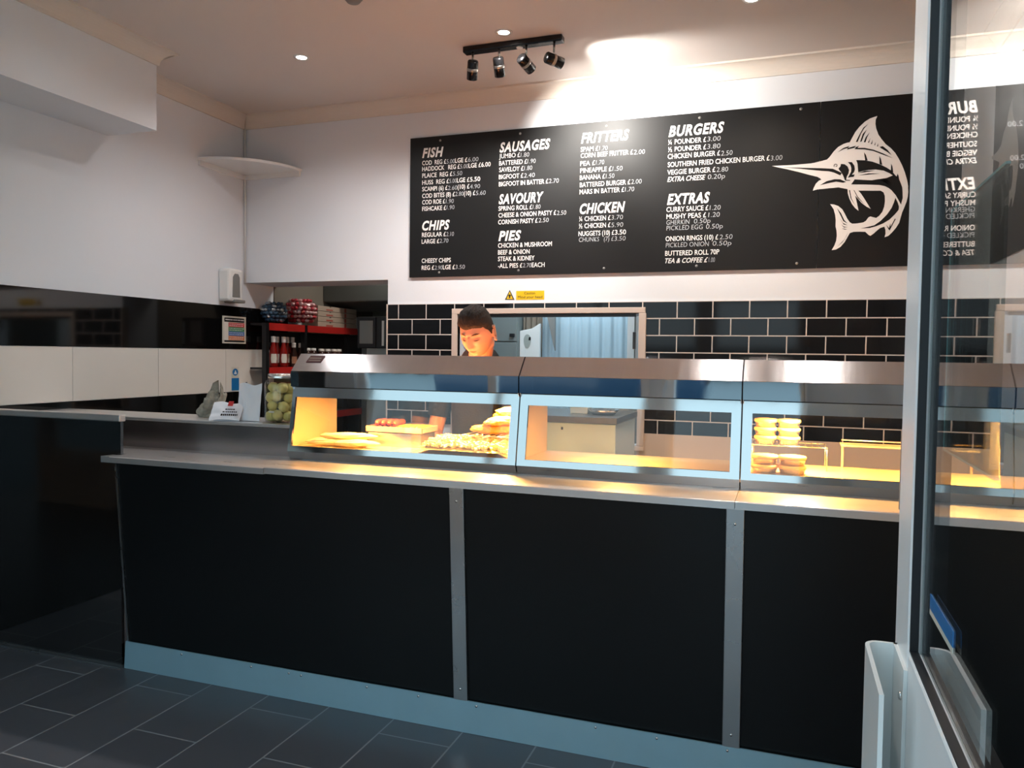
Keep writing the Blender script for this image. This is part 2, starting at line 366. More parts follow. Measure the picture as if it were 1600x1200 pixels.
# back room
struct('wall_kitchen', MB().m('kitchen').box(XL, XR, YK, YK+.1, 0, 2.7).box(XR, XR+.1, YB+WT, YK, 0, 2.7))
struct('ceiling_kitchen', B('kitchen', XL, XR, YB+WT, YK, 2.6, 2.7))
struct('ground', MB().m('pave').box(-30, 30, -30, -.16, -.08, -.02))

# ------------------------------------------------------------------ shop front (behind the camera, seen in the steel)
fr = MB().m('upvc')
for x0, x1, z0, z1 in [(-3.5, -.98, .45, .52), (-3.5, -.98, 2.68, 2.75), (-3.5, -3.43, .52, 2.68), (-1.05, -.98, .52, 2.68), (-2.28, -2.22, .52, 2.68)]: fr.box(x0, x1, -.11, -.04, z0, z1)
wo = struct('window_2', fr)
pn = MB().m('clear').box(-3.43, -2.28, -.085, -.073, .52, 2.68).box(-2.22, -1.05, -.085, -.073, .52, 2.68).build('pane', wo)
df = MB().m('upvc')
for x0, x1, z0, z1 in [(DX0, DX0+.06, 0, 2.75), (DX0+.06, LEAFX-.03, 2.12, 2.19), (DX0+.06, DX1, 2.69, 2.75), (LEAFX+.0, DX1, 2.12, 2.69)]: df.box(x0, x1, -.13, -.04, z0, z1)
do_ = struct('door_1', df)
MB().m('clear').box(DX0+.06, LEAFX, -.09, -.08, 2.19, 2.69).build('pane', do_)

# ------------------------------------------------------------------ open door leaf on the right
LY = .770; GX = .1062; RZ = 1.214; RY = .692
leaf = thing('glazed_door', 'white framed glass shop door standing open at the right edge', 'door', (LEAFX+.03, 0, 0))
part('stile', MB().m('upvc').box(LEAFX, GX+.018, RY+.001, LY, .02, 2.08), leaf, bevel=.004)
part('lower_panel', MB().m('upvc').box(LEAFX, GX+.018, .01, RY, .02, RZ), leaf, bevel=.003)
part('top_rail', MB().m('upvc').box(LEAFX, GX+.018, .01, RY, 1.98, 2.08), leaf)
part('hinge_stile', MB().m('upvc').box(LEAFX, GX+.018, .01, .08, RZ, 1.98), leaf)
g = MB().m('gasket')
g.box(LEAFX+.001, GX-.001, RY-.002, RY+.0005, RZ, 1.98).box(LEAFX+.001, GX-.001, .08, RY, RZ, RZ+.0015).box(LEAFX+.001, GX-.001, .08, RY, 1.976, 1.98)
g.box(GX+.002, GX+.018, RY-.002, RY+.0005, RZ, 1.98).box(GX+.002, GX+.0175, .08, RY, RZ, RZ+.0015)
part('black_reveal', g, leaf, label='black rubber-lined reveal around the glass')
_unused = (lambda *a, **k: None)('glass_edge', MB().m('glassedge').box(GX-.0015, GX+.001, RY-.010, RY-.002, RZ+.002, 1.976).box(GX-.0015, GX+.001, .08, RY-.01, RZ+.002, RZ+.005), leaf, label='pale green glass edge')
part('glass_pane', MB().m('door_glass').box(GX, GX+.0018, .06, RY-.0022, RZ+.0016, 1.979), leaf)
part('brush_seal', MB().m('rag').box(LEAFX+.002, LEAFX+.010, LY, LY+.004, .05, 1.32), leaf, label='worn grey brush seal')
lat = part('latch_plate', MB().m('brass').box(LEAFX+.0, LEAFX+.022, LY-.002, LY+.003, 1.315, 1.388), leaf, bevel=.001, label='metal latch plate')
sub('latch_bolt', MB().m('brass').box(LEAFX+.002, LEAFX+.016, LY, LY+.014, 1.335, 1.365), lat, leaf, bevel=.002)
# white channel-shaped pull handle
hb = MB().m('white')
px_, t_ = .071, .0035
HY = .742
hb.box(px_, px_+t_, .632, HY, .93, 1.199)
for k in range(6):
    a0, a1 = PI/2*k/6, PI/2*(k+1)/6; cx, cy, r = px_+.013, HY, .013
    q = [(cx-r*math.cos(a0), cy+r*math.sin(a0)), (cx-r*math.cos(a1), cy+r*math.sin(a1)), (cx-(r-t_)*math.cos(a1), cy+(r-t_)*math.sin(a1)), (cx-(r-t_)*math.cos(a0), cy+(r-t_)*math.sin(a0))]
    hb.prism(q[::-1], 2, .93, 1.199)
hb.box(px_+.013, LEAFX, HY+.0095, HY+.013, .93, 1.199).box(LEAFX-.003, LEAFX, .690, HY+.013, .93, 1.199)
hd = part('pull_handle', hb, leaf, label='white channel-shaped pull handle, open at the top')
sub('screw', MB().m('screw').lathe([(0, 0), (.004, 0), (.003, .002), (0, .002)], (LEAFX-.003, .70, 1.174), 12, mtx=Matrix.Rotation(-PI/2, 4, 'Y'), cap=False), hd, leaf)
st = MB().m('blue').box(GX-.0008, GX-.0002, .563, .648, 1.264, 1.275); st.m('label').box(GX-.0008, GX-.0002, .563, .648, 1.260, 1.264)
tag(st.build('door_sticker'), 'narrow blue sticker low on the door glass', 'sticker')
ds = thing('door_sign', 'dark see-through sign panel fixed inside the open door glass', 'sign', (GX+.009, .53, 1.38))
part('sheet', MB().m('acrylic').box(GX+.0062, GX+.008, .503, .655, 1.384, 1.560), ds)
part('edge', MB().m('glassedge').box(GX+.0058, GX+.0084, .503, .655, 1.560, 1.5615).box(GX+.0058, GX+.0084, .655, .6565, 1.384, 1.562).box(GX+.0058, GX+.0084, .503, .655, 1.3825, 1.384), ds, label='pale green polished edge')

# ------------------------------------------------------------------ serving counter
TOE = .064
ct = thing('serving_counter', 'long shop counter with black panels and a stainless ledge', 'counter', (-1, YC+.3, 0))
CX0, CX1 = -2.80, XR-.002
def front_y(z): return YC + TOE*(1-(z-.12)/.83)
def slab(x0, x1, z0, z1, t0, t1, key):
    """leaning slab of the front between heights z0, z1; t0 proud, t1 depth"""
    return MB().m(key).prism([(front_y(z0)+t0, z0), (front_y(z1)+t0, z1), (front_y(z1)+t1, z1), (front_y(z0)+t1, z0)], 0, x0, x1)
for a, b in ((CX0, -1.181), (-1.123, -.179), (-.119, .82), (.88, CX1)): part('front_panel', slab(a, b, .118, .952, .02, .04, 'black'), ct)
for x in (-1.152, -.149, .85):
    p = part('cover_strip', slab(x-.029, x+.029, .10, .952, .006, .02, 'strip'), ct, bevel=.002, label='brushed steel cover strip')
    for z in (.165, .90): sub('screw', MB().m('screw').lathe([(0, .002), (.004, .002), (.005, 0)], (x, front_y(z)+.006, z), 10, mtx=Matrix.Rotation(PI/2, 4, 'X'), cap=False), p, ct)
kp = part('kick_plate', MB().m('kick').prism([(YC+TOE-.002, 0.001), (YC+TOE+.006, .122), (YC+TOE+.012, .122), (YC+TOE+.012, .001)], 0, CX0-.012, CX1), ct, label='blue-grey steel kick plate')
for x in [-2.84+.35, -2.12, -1.93, -1.87, -1.56, -1.33, -1.085, -.62, -.40, -.16, .3, .7]: sub('screw', MB().m('screw').lathe([(0, .0025), (.004, .0025), (.005, 0)], (x, YC+TOE+.004, .108), 10, mtx=Matrix.Rotation(PI/2, 4, 'X'), cap=False), kp, ct)
part('end_strip', slab(CX0-.012, CX0-.002, .10, .952, .014, .05, 'strip'), ct, label='steel corner strip')
part('carcass', MB().m('blackplastic').box(CX0+.02, CX1, YC+.12, 3.23, .02, .95), ct)
LB = 2.96
def ledge(x0, x1, yb, key='steel', dz=0):
    return MB().m(key).prism([(YC, LZ-.027+dz), (YC, LZ-.003+dz), (YC+.004, LZ+dz), (yb, LZ+dz), (yb, LZ-.012+dz), (YC+.012, LZ-.012+dz), (YC+.012, LZ-.027+dz)], 0, x0, x1)
part('ledge', ledge(-2.005, -.152, LB), ct, label='stainless serving ledge under the display cabinets')
part('ledge', ledge(-.150, CX1, LB), ct, label='stainless serving ledge under the display cabinets')
part('ledge_corner', MB().m('steel').prism([(-2.875, YC), (-2.8275, YC), (-2.8275, 2.688), (-2.862, 2.688)], 2, LZ-.030, LZ-.003), ct)
part('ledge', ledge(-2.827, -2.008, LB+.04, dz=-.003), ct, label='stainless ledge below the side worktop')
US = 2.96
part('ledge', MB().m('steel').box(-3.40, -2.8280, 2.735, US, LZ-.015, LZ-.003), ct, label='stainless ledge end behind the black return panel')
part('upstand', MB().m('upsteel').box(-3.40, -2.112, US, US+.01, LZ-.005, 1.105), ct, label='stainless upstand under the side worktop')
part('worktop', MB().m('steel').box(XL+.014, -2.105, US-.006, 3.24, 1.105, 1.120), ct, bevel=.003, label='stainless side worktop')
# counter flap part on the left, against the wall
fl = thing('side_counter', 'glossy black return panel with a steel top at the left wall', 'counter', (-3.3, 2.9, 0))
part('front_panel', MB().m('mirror_black').box(XL+.014, CX0-.03, 2.700, 2.715, .012, 1.125), fl)
part('worktop', MB().m('steel').box(XL+.014, CX0-.026, 2.690, 2.726, 1.125, 1.156), fl, bevel=.004, label='brushed steel worktop')
part('floor_trim', MB().m('strip').box(XL+.014, CX0-.02, 2.692, 2.700, 0, .012).box(XL+.014, CX0-.02, 2.676, 2.682, 0, .004), fl, label='thin steel floor trim')
sub_ = part('screw', MB().m('screw').lathe([(0, .0025), (.004, .0025), (.005, 0)], (CX0-.05, 2.700, .90), 10, mtx=Matrix.Rotation(PI/2, 4, 'X'), cap=False), fl)

# ------------------------------------------------------------------ heated display cabinets
FB, FT = (2.885, 1.012), (2.930, 1.297)
def fy(z): return FB[0] + (z-FB[1])*(FT[0]-FB[0])/(FT[1]-FB[1])
BK = 3.27
def cabinet(x0, x1, label, badge=False, lampx=(), left_lit=True, shelf=False, lamp_w=10):
    t = thing('heated_display_cabinet', label, 'display cabinet', ((x0+x1)/2, 3.05, LZ), group=None)
    a, b = x0+.0025, x1-.0025
    hoodp = [(2.912, 1.364), (2.985, 1.441), (3.16, 1.441), (3.24, 1.33), (3.24, 1.30), (2.94, 1.30), (2.912, 1.300)]
    part('hood', MB().m('hood').prism([(2.9125, 1.366), (2.9855, 1.4425), (3.16, 1.4425), (3.24, 1.33), (3.235, 1.33), (3.158, 1.438), (2.988, 1.438), (2.916, 1.364)], 0, a, b), t, label='sloping brushed steel hood')
    part('upper_fascia', MB().m('chrome').prism([(2.910, 1.298), (2.908, 1.365), (2.914, 1.365), (2.916, 1.298)], 0, a, b), t, label='mirror-polished strip under the hood')
    for nm, xx in (('end_cap', a), ('end_cap', b-.003)):
        part(nm, MB().m('hood').prism([(2.914, 1.300), (2.914, 1.366), (2.987, 1.438), (3.158, 1.438), (3.235, 1.33), (3.235, 1.275), (3.20, 1.275), (2.935, 1.275)], 0, xx, xx+.003), t)
    m = MB().m('chrome2'); s = .034
    zb, zt = 1.037, 1.250
    def fquad(xa, xb, za, zb_):
        m.prism([(fy(za), za), (fy(zb_), zb_), (fy(zb_)+.012, zb_), (fy(za)+.012, za)], 0, xa, xb)
    sl = .016 if badge else s
    fquad(a, b, FB[1], zb); fquad(a, b, zt, FT[1]); fquad(a, a+sl, zb, zt); fquad(b-s, b, zb, zt)
    part('window_frame', m, t, label='polished steel window frame')
    part('window_glass', MB().m('clear').prism([(fy(zb-.004)+.004, zb-.004), (fy(zt+.004)+.004, zt+.004), (fy(zt+.004)+.009, zt+.004), (fy(zb-.004)+.009, zb-.004)], 0, a+sl-.003, b-s+.003), t)
    part('base_strip', MB().m('chrome').prism([(2.902, LZ+.0005), (2.886, 1.012), (2.892, 1.012), (2.908, LZ+.0005)], 0, a, b), t, label='mirror-polished base strip')
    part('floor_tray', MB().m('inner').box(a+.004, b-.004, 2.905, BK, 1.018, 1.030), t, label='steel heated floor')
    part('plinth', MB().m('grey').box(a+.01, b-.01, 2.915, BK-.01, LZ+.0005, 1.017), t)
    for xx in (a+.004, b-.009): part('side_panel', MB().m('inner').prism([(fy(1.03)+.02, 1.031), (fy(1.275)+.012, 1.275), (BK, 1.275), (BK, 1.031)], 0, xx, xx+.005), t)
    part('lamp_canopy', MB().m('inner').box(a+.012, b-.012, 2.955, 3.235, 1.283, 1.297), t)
    for li, lx in enumerate(lampx):
        lw = lamp_w[li] if isinstance(lamp_w, tuple) else lamp_w
        lp_ = part('heat_lamp', MB().m('foil').prism([(3.00, 1.283), (3.015, 1.262), (3.022, 1.262), (3.01, 1.2825), (3.09, 1.2825), (3.078, 1.262), (3.085, 1.262), (3.10, 1.283)], 0, lx-.11, lx+.11), t)
        sub('glow_tube', MB().m('heat').tube([(lx-.10, 3.05, 1.268), (lx+.10, 3.05, 1.268)], .006, 8), lp_, t, label='glowing orange heat lamp tube')
        light('heat_beam', 'AREA', (lx, 3.03, 1.2605), lw, (1, .50, .14), rot=(0, 0, 0), shape='RECTANGLE', size=.08, size_y=.04)
    if badge:
        bd = MB().m('maroon').prism([(0, 0), (.075, 0), (.082, .040), (.007, .040)], 2, 0, .002).build('maker_badge', t)
        # lay the badge on the slope
        d = Vector((0, 2.9855-2.9125, 1.4425-1.366)).normalized(); nrm = Vector((0, -d.z, d.y))
        mt = Matrix((Vector((1, 0, 0)), d, nrm)).transposed().to_4x4(); mt.translation = Vector((x0+.055, 2.9125+.052*d.y, 1.366+.052*d.z)) + nrm*.0005 - t.location
        bd.matrix_local = mt
        for k in range(2):
            q = MB().m('card')
            for i in range(9): q.box(.010+i*.0068, .010+i*.0068+.0045, .008+k*.014, .014+k*.014, .0021, .0025)
            r = q.build('lettering', bd)
    return t
c1 = cabinet(-2.075, -1.003, 'leftmost heated glass display cabinet, holding chips and battered fish', badge=True, lampx=(-1.80, -1.55, -1.13), lamp_w=(4.5, 8, 26))
c2 = cabinet(-1.003, -.150, 'middle heated glass display cabinet, empty inside', lampx=(-.62, ), lamp_w=6)
c3 = cabinet(-.150, .700, 'third heated glass display cabinet, holding stacks of round pies', lampx=(.06, .58), lamp_w=(20, 9))
c4 = cabinet(.700, XR-.003, 'short heated cabinet at the right wall, seen through the door glass', lampx=(.85,), lamp_w=6)
for x in (-1.60, -1.505):
    tag(B('clear', x-.0025, x+.0025, 2.97, 3.262, 1.0315, 1.26).build('glass_divider'), 'upright clear divider in the leftmost cabinet, ' + ('left of the pair' if x < -1.55 else 'right of the pair'), 'divider', group='glass dividers in the leftmost cabinet')
for c_ in (c1, c2, c3, c4): c_['group'] = 'heated display cabinets'

# ------------------------------------------------------------------ food in the cabinets
FZ = 1.031
def chip(mb, c, l, yaw, pitch, s):
    mt = Matrix.Translation(c) @ Matrix.Rotation(yaw, 4, 'Z') @ Matrix.Rotation(pitch, 4, 'Y')
    mb.box(-l/2, l/2, -s, s, -s, s, mtx=mt)
def pile_h(x, y, x0, x1, y0, y1, h):
    u = (x-x0)/(x1-x0); v = (y-y0)/(y1-y0)
    return h*max(0, min(1, 2.6*math.sin(PI*min(max(u, 0), 1))))*(.55+.45*math.sin(PI*min(max(v, 0), 1)))
mb = MB().m('chips'); X0, X1, Y0, Y1 = -1.47, -1.03, 2.925, 3.24
mb.sheet(lambda u, v: Vector((X0+u*(X1-X0), Y0+v*(Y1-Y0), FZ+max(.001, pile_h(X0+u*(X1-X0), Y0+v*(Y1-Y0), X0, X1, Y0, Y1, .052)-.01))), 14, 10)
for i in range(520):
    x = random.uniform(X0+.02, X1-.03); y = random.uniform(Y0+.02, Y1-.03)
    h = pile_h(x, y, X0, X1, Y0, Y1, .052)
    chip(mb, (x, y, FZ+.008+h*random.uniform(.75, 1.05)), random.uniform(.035, .065), random.uniform(0, PI), random.uniform(-.35, .35), .0048)
tag(mb.build('chips'), 'wide heap of pale golden chips on the cabinet floor below the battered fish', 'chips', kind='stuff')

def fillet(name, c, l, wd, h, yaw, key, label, cat, group, tilt=0, seed=0):
    m = MB().m(key); mt = Matrix.Rotation(yaw, 4, 'Z') @ Matrix.Rotation(tilt, 4, 'Y')
    t = bmesh.new(); bmesh.ops.create_icosphere(t, subdivisions=4, radius=1); mp = {}
    for v in t.verts:
        p = v.co.copy(); taper = 1 - .45*max(0, p.x)**1.5 - .15*max(0, -p.x)
        q = Vector((p.x*l/2, p.y*wd/2*taper + .12*wd*math.sin(p.x*2.5), p.z*h/2*taper))
        n1 = noise.noise(p*2.2+Vector((seed*3.1, 0, 0)))*.22 + noise.noise(p*6+Vector((0, seed, 0)))*.10
        q += p.normalized()*n1*h*.8
        mp[v.index] = m.bm.verts.new(mt @ q + Vector(c))
    for f in t.faces: m._f([mp[v.index] for v in f.verts], True)
    t.free()
    return tag(m.build(name), label, cat, group)
# wire rack carrying the battered fish, with its fish on it
rk = thing('wire_rack', 'raised wire rack holding battered fish above the chips', 'rack', (-1.17, 3.12, FZ))
r = MB().m('foil')
for k in range(9): r.tube([(-1.29+k*.032, 3.0, 1.108), (-1.29+k*.032, 3.25, 1.108)], .0018, 6)
r.tube([(-1.295, 3.0, 1.108), (-1.03, 3.0, 1.108)], .0025, 6).tube([(-1.295, 3.25, 1.108), (-1.03, 3.25, 1.108)], .0025, 6)
part('grid', r, rk)
for x in (-1.29, -1.035):
    for y in (3.002, 3.248): part('leg', MB().m('foil').tube([(x, y, FZ), (x, y, 1.108)], .0025, 6), rk)
g = 'battered fish on the wire rack'
for c, l, yaw, tilt, lab in [((-1.150, 3.06, 1.135), .23, .15, 0, 'battered fish lying at the bottom front of the rack pile'), ((-1.13, 3.17, 1.137), .22, -.2, 0, 'battered fish lying at the bottom back of the rack pile'),
                 ((-1.115, 3.07, 1.172), .19, .5, -.1, 'battered fish in the middle of the rack pile, front'), ((-1.11, 3.17, 1.176), .19, .1, .1, 'battered fish in the middle of the rack pile, behind'), ((-1.095, 3.11, 1.207), .15, .3, .0, 'battered fish on top of the rack pile')]:
    fillet('battered_fish', c, l, .10, .045, yaw, 'batter', lab, 'fish', g, tilt, seed=int(l*1000+c[1]*100))
g = 'long fried fish pieces at the left of the leftmost cabinet'
for c, l, yaw, lab in [((-1.91, 3.005, 1.050), .26, .25, 'long golden fish piece nearest the glass, bottom left of the pile'), ((-1.78, 2.985, 1.050), .22, .1, 'long golden fish piece nearest the glass, bottom right of the pile'),
                       ((-1.93, 3.08, 1.048), .26, .35, 'long golden fish piece at the back of the left pile'), ((-1.85, 3.03, 1.076), .27, .22, 'long golden fish piece lying across the top of the left pile')]:
    fillet('fried_fish', c, l, .065, .032, yaw, 'chips', lab, 'fish', g, seed=int(l*77+c[0]*50))
# sausage tray
ty_ = thing('sausage_tray', 'shallow pinkish tray of sausages behind the fish in the leftmost cabinet', 'tray', (-1.69, 3.17, FZ))
m = MB().m('tray').box(-1.80, -1.515, 3.09, 3.255, FZ+.06, FZ+.064)
for a in [(-1.80, -1.797, 3.09, 3.255), (-1.518, -1.515, 3.09, 3.255), (-1.80, -1.515, 3.09, 3.093), (-1.80, -1.515, 3.252, 3.255)]: m.box(*a, FZ+.06, FZ+.088)
part('pan', m, ty_); part('stand', MB().m('foil').box(-1.79, -1.525, 3.10, 3.245, FZ, FZ+.06), ty_)
ORD = ['first', 'second', 'third', 'fourth', 'fifth']
def sausage(c, l, yaw, r, key, label, group):
    n = 12; pts = []; rr = []
    for i in range(n+1):
        u = i/n*2-1; pts.append(Vector(c) + Matrix.Rotation(yaw, 3, 'Z') @ Vector((u*l/2, .012*math.cos(u*1.5), 0))); rr.append(r*max(.15, (1-abs(u)**5)**.5))
    return tag(MB().m(key).tube(pts, rr, 10).build('sausage'), label, 'sausage', group)
for i in range(5): sausage((-1.775+i*.030, 3.17, FZ+.0785), .13, PI/2+.1, .0135, 'sausage', f"{ORD[i]} red sausage from the left in the bottom layer of the sausage tray", 'red sausages in the tray')
for i in range(4): sausage((-1.755+i*.030, 3.17, FZ+.102), .13, PI/2+.1, .0135, 'sausage', f"{ORD[i]} red sausage from the left on the upper layer of the tray", 'red sausages in the tray, upper layer')
for i in range(4): sausage((-1.625+i*.028, 3.17, FZ+.080), .13, PI/2-.2, .015, 'saus2', f"{ORD[i]} orange battered sausage from the left in the right half of the tray", 'battered sausages in the tray')
# pies
rk2 = thing('wire_rack', 'raised wire rack holding pies at the left of the third cabinet', 'rack', (0, 3.15, FZ))
r = MB().m('foil')
for k in range(12): r.tube([(-.118+k*.024, 3.10, 1.118), (-.118+k*.024, 3.25, 1.118)], .0016, 6)
r.tube([(-.12, 3.10, 1.118), (.15, 3.10, 1.118)], .0022, 6).tube([(-.12, 3.25, 1.118), (.15, 3.25, 1.118)], .0022, 6)
part('grid', r, rk2)
for x in (-.118, .148):
    for y in (3.102, 3.248): part('leg', MB().m('foil').tube([(x, y, FZ), (x, y, 1.118)], .0022, 6), rk2)
def pie(loc, label, group, s=1.):
    t = thing('round_pie', label, 'pie', loc, group=group); x, y, z = loc
    part('foil_case', MB().m('foil').lathe([(.033*s, .0), (.036*s, .017), (.0375*s, .018)], loc, 24, cap=True), t)
    part('crust', MB().m('pie').lathe([(.0355*s, .0175), (.0385*s, .020), (.0390*s, .025), (.037*s, .030), (.028*s, .0315), (.018*s, .0325), (0, .033)], loc, 24, cap=False), t)
    return t
st_names = ['left', 'right']
for j, x in enumerate((-.072, .012)):
    for k in range(3):
        pie((x, 3.155, 1.1205+k*.0325), f"{['lowest', 'middle', 'topmost'][k]} pie of the {st_names[j]} stack on the wire rack", 'pies stacked on the wire rack', 1.12)
for j, x in enumerate((-.070, .026)):
    for k in range(2):
        pie((x, 2.985, FZ+.0005+k*.0345), f"{['lower', 'upper'][k]} pie of the {st_names[j]} stack on the cabinet floor by the glass", 'pies stacked on the cabinet floor', 1.26)
rr_ = thing('steel_shelf', 'narrow steel shelf behind the third display cabinet', 'shelf', (.45, 3.25, FZ))
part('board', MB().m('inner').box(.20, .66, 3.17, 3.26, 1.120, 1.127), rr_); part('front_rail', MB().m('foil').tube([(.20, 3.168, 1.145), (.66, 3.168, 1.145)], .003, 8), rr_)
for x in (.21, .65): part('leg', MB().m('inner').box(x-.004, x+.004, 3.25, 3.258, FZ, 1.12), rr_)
tag(MB().m('inner').box(.72, .80, 3.02, 3.2, FZ, 1.16).build('steel_container', bevel=.004), 'plain steel container lit yellow in the short cabinet behind the door glass', 'container')

# ------------------------------------------------------------------ things on the side worktop
WZ = 1.142
jz = 1.1205; jx, jy = -2.235, 3.06
jar = thing('pickle_jar', 'big square-shouldered glass jar of pale pickled onions beside the leftmost cabinet', 'jar', (jx, jy, jz))
part('glass_body', MB().m('clear').lathe([(.001, .0), (.060, .0), (.070, .006), (.073, .02), (.073, .175), (.068, .19), (.056, .205), (.054, .215)], (jx, jy, jz), 36, cap=False), jar)
part('brine', MB().m('brine').lathe([(0, .004), (.066, .006), (.0705, .02), (.0705, .172), (.062, .186), (0, .186)], (jx, jy, jz), 36, cap=False), jar)
part('lid', MB().m('foil').lathe([(.057, .206), (.058, .224), (.052, .227), (0, .227)], (jx, jy, jz), 32, cap=False), jar, label='silver screw lid')
part('front_label', MB().m('label').box(jx-.012, jx+.018, jy-.0745, jy-.0735, jz+.048, jz+.056), jar)
oi = 0
for lay in range(4):
    for k in range(5):
        a = k*PI*.4 + lay*.6+.15*math.sin(k*3+lay); c = (jx+.041*math.cos(a), jy+.041*math.sin(a), jz+.030+lay*.0435+.006*math.sin(k*2.1+lay))
        tag(MB().m('onion').ball(c, .0255+.003*math.sin(oi*7), 3, (1, 1, .95), .1, seed=oi).build('pickled_onion'), 'pale pickled onion packed inside the big glass jar', 'onion', 'pickled onions in the jar'); oi += 1
    tag(MB().m('onion').ball((jx, jy, jz+.034+lay*.0435), .017, 3, seed=oi+50).build('pickled_onion'), 'pale pickled onion packed inside the big glass jar', 'onion', 'pickled onions in the jar')
# two paper bags
def bag(name, x, y, z, wd, h, lean, yaw, label):
    t = thing(name, label, 'paper bag', (x, y, z), group='white paper bags on the side worktop')
    R = Matrix.Translation((x, y, z)) @ Matrix.Rotation(yaw, 4, 'Z') @ Matrix.Rotation(lean, 4, 'X')
    def f(sgn):
        def fn(u, v):
            puff = .012*math.sin(PI*u)*(1-v)**.7 + .0015
            cr = .004*noise.noise(Vector((u*4, v*4, sgn*3)))
            return R @ Vector(((u-.5)*wd, sgn*puff+cr, v*h + (.006*math.sin(u*7) if v > .99 else 0)))
        return fn
    m = MB().m('paper').sheet(f(-1), 12, 14).sheet(f(1), 12, 14)
    bmesh.ops.remove_doubles(m.bm, verts=m.bm.verts, dist=.0002)
    part('bag', m, t)
    return t, R
b1, R1 = bag('paper_bag', -2.395, 3.03, 1.121, .118, .175, -.12, .10, 'upright white paper bag leaning against the pickled onion jar')
b2, R2 = bag('paper_bag', -2.484, 2.968, 1.1225, .15, .10, -.62, .25, 'white paper bag lying tilted in front, with a red mark and black writing')
FONT = None
def text_bm(mb, s, x0, x1, z, h, plane_y, weight=0., shear=0., jit=0., mtx=None, space=1.):
    """writing fitted between x0 and x1 with cap height h, as thin letters facing -y"""
    cu = bpy.data.curves.new('t', 'FONT'); cu.body = s; cu.size = 1; cu.offset = weight; cu.shear = shear; cu.resolution_u = 3; cu.space_character = space
    o = bpy.data.objects.new('t', cu); C.objects.link(o); bpy.context.view_layer.update()
    dg = bpy.context.evaluated_depsgraph_get(); me = o.evaluated_get(dg).to_mesh()
    if len(me.vertices):
        xs = [v.co.x for v in me.vertices]; a, b = min(xs), max(xs); k = (x1-x0)/(b-a); ks = h/.70
        mp = [mb.bm.verts.new((Vector((x0+(v.co.x-a)*k, plane_y, z+v.co.y*ks + jit*noise.noise(Vector((v.co.x*1.3, z*9, 0))))) if mtx is None else mtx @ Vector((x0+(v.co.x-a)*k, plane_y, z+v.co.y*ks)))) for v in me.vertices]
        for p in me.polygons: mb._f([mp[i] for i in p.vertices])
    o.evaluated_get(dg).to_mesh_clear(); bpy.data.objects.remove(o, do_unlink=True); bpy.data.curves.remove(cu)
    return mb
m = MB().m('signred'); m.box(.005, .03, -.0175, -.0168, .072, .098, mtx=R2 @ Matrix.Translation((0, 0, 0)))
part('red_mark', m, b2, label='small red printed mark')
m = MB().m('blackplastic')
for i, (zz, a, b) in enumerate([(.050, .0, .045), (.036, -.01, .055), (.018, -.015, .065)]):
    x = a
    while x < b: l = random.uniform(.003, .009); m.box(x, x+l, -.0180, -.0172, zz, zz+(.006 if i < 2 else .010), mtx=R2); x += l+.003
part('lettering', m, b2)
# grey cloth and small dark bottle behind the bags
m = MB().m('rag')
def ragf(u, v):
    a = u*2*PI; n = noise.noise(Vector((math.cos(a)*1.3, math.sin(a)*1.3, v*3)))
    n2 = noise.noise(Vector((math.cos(a)*3.1, math.sin(a)*3.1, v*6+4)))
    rad = (.060+.022*n+.016*n2+.012*math.sin(a*4+v*5))*(1-v**4*.92)
    return Vector((-2.70+rad*math.cos(a)+.045*v*v, 3.14+rad*math.sin(a)*.8, 1.121+.135*v*(1+.25*math.sin(a*2+1)*v+.3*n2)))
m.sheet(ragf, 40, 20); bmesh.ops.remove_doubles(m.bm, verts=m.bm.verts, dist=.0003)
rg = m.build('cleaning_cloth'); tag(rg, 'crumpled grey cloth heaped on the side worktop behind the paper bags', 'cloth')
pb = at(385, 596, 1, 3.20)
bt = thing('squeeze_bottle', 'dark bottle whose black cap shows above the upright paper bag', 'bottle', (pb.x, pb.y, 1.121))
part('body', MB().m('blackplastic').lathe([(0, 0), (.026, 0), (.027, .08), (.018, .11), (.014, .125), (0, .125)], (pb.x, pb.y, 1.121), 20, cap=False), bt)
part('cap', MB().m('blackplastic').lathe([(.020, .125), (.020, .152), (.008, .156), (.004, .175), (0, .176)], (pb.x, pb.y, 1.121), 20, cap=False), bt, label='black nozzle cap')

# ------------------------------------------------------------------ left wall fittings
def on_left(u, v, off=0.): return at(u, v, 0, XL+off)
dsn = thing('wall_dispenser', 'white wall dispenser with a dark grey window on the left wall', 'dispenser', (XL, 4.53, 1.81))
part('housing', MB().m('white').prism([(4.455, 1.80), (4.60, 1.80), (4.60, 2.03), (4.455, 2.03)], 0, XL, XL+.10), dsn, bevel=.018)
part('window', MB().m('grey').prism([(4.485, 1.83), (4.565, 1.83), (4.560, 1.97), (4.545, 1.995), (4.510, 1.995), (4.490, 1.97)], 0, XL+.0995, XL+.103), dsn, bevel=.001, label='dark grey rounded window')
part('push_bar', MB().m('grey').box(XL+.05, XL+.112, 4.50, 4.612, 1.792, 1.815), dsn, bevel=.006, label='grey push bar')
part('spout', MB().m('tan').lathe([(0, 0), (.035, .004), (.04, .015), (0, .016)], (XL+.05, 4.52, 1.786), 18, cap=False), dsn)
sg = thing('notice', 'small framed notice with red, green, blue and orange bands on the black wall band', 'sign', (XL+.012, 4.63, 1.5))
y0, y1, z0, z1 = 4.485, 4.735, 1.505, 1.700
part('backing', MB().m('label').box(XL+.0125, XL+.016, y0, y1, z0, z1), sg)
m = MB().m('blackplastic').box(XL+.016, XL+.0165, y0+.018, y1-.018, z1-.042, z1-.012)
m.m('blackplastic').box(XL+.016, XL+.0165, y0+.018, y1-.018, z0+.010, z0+.022)
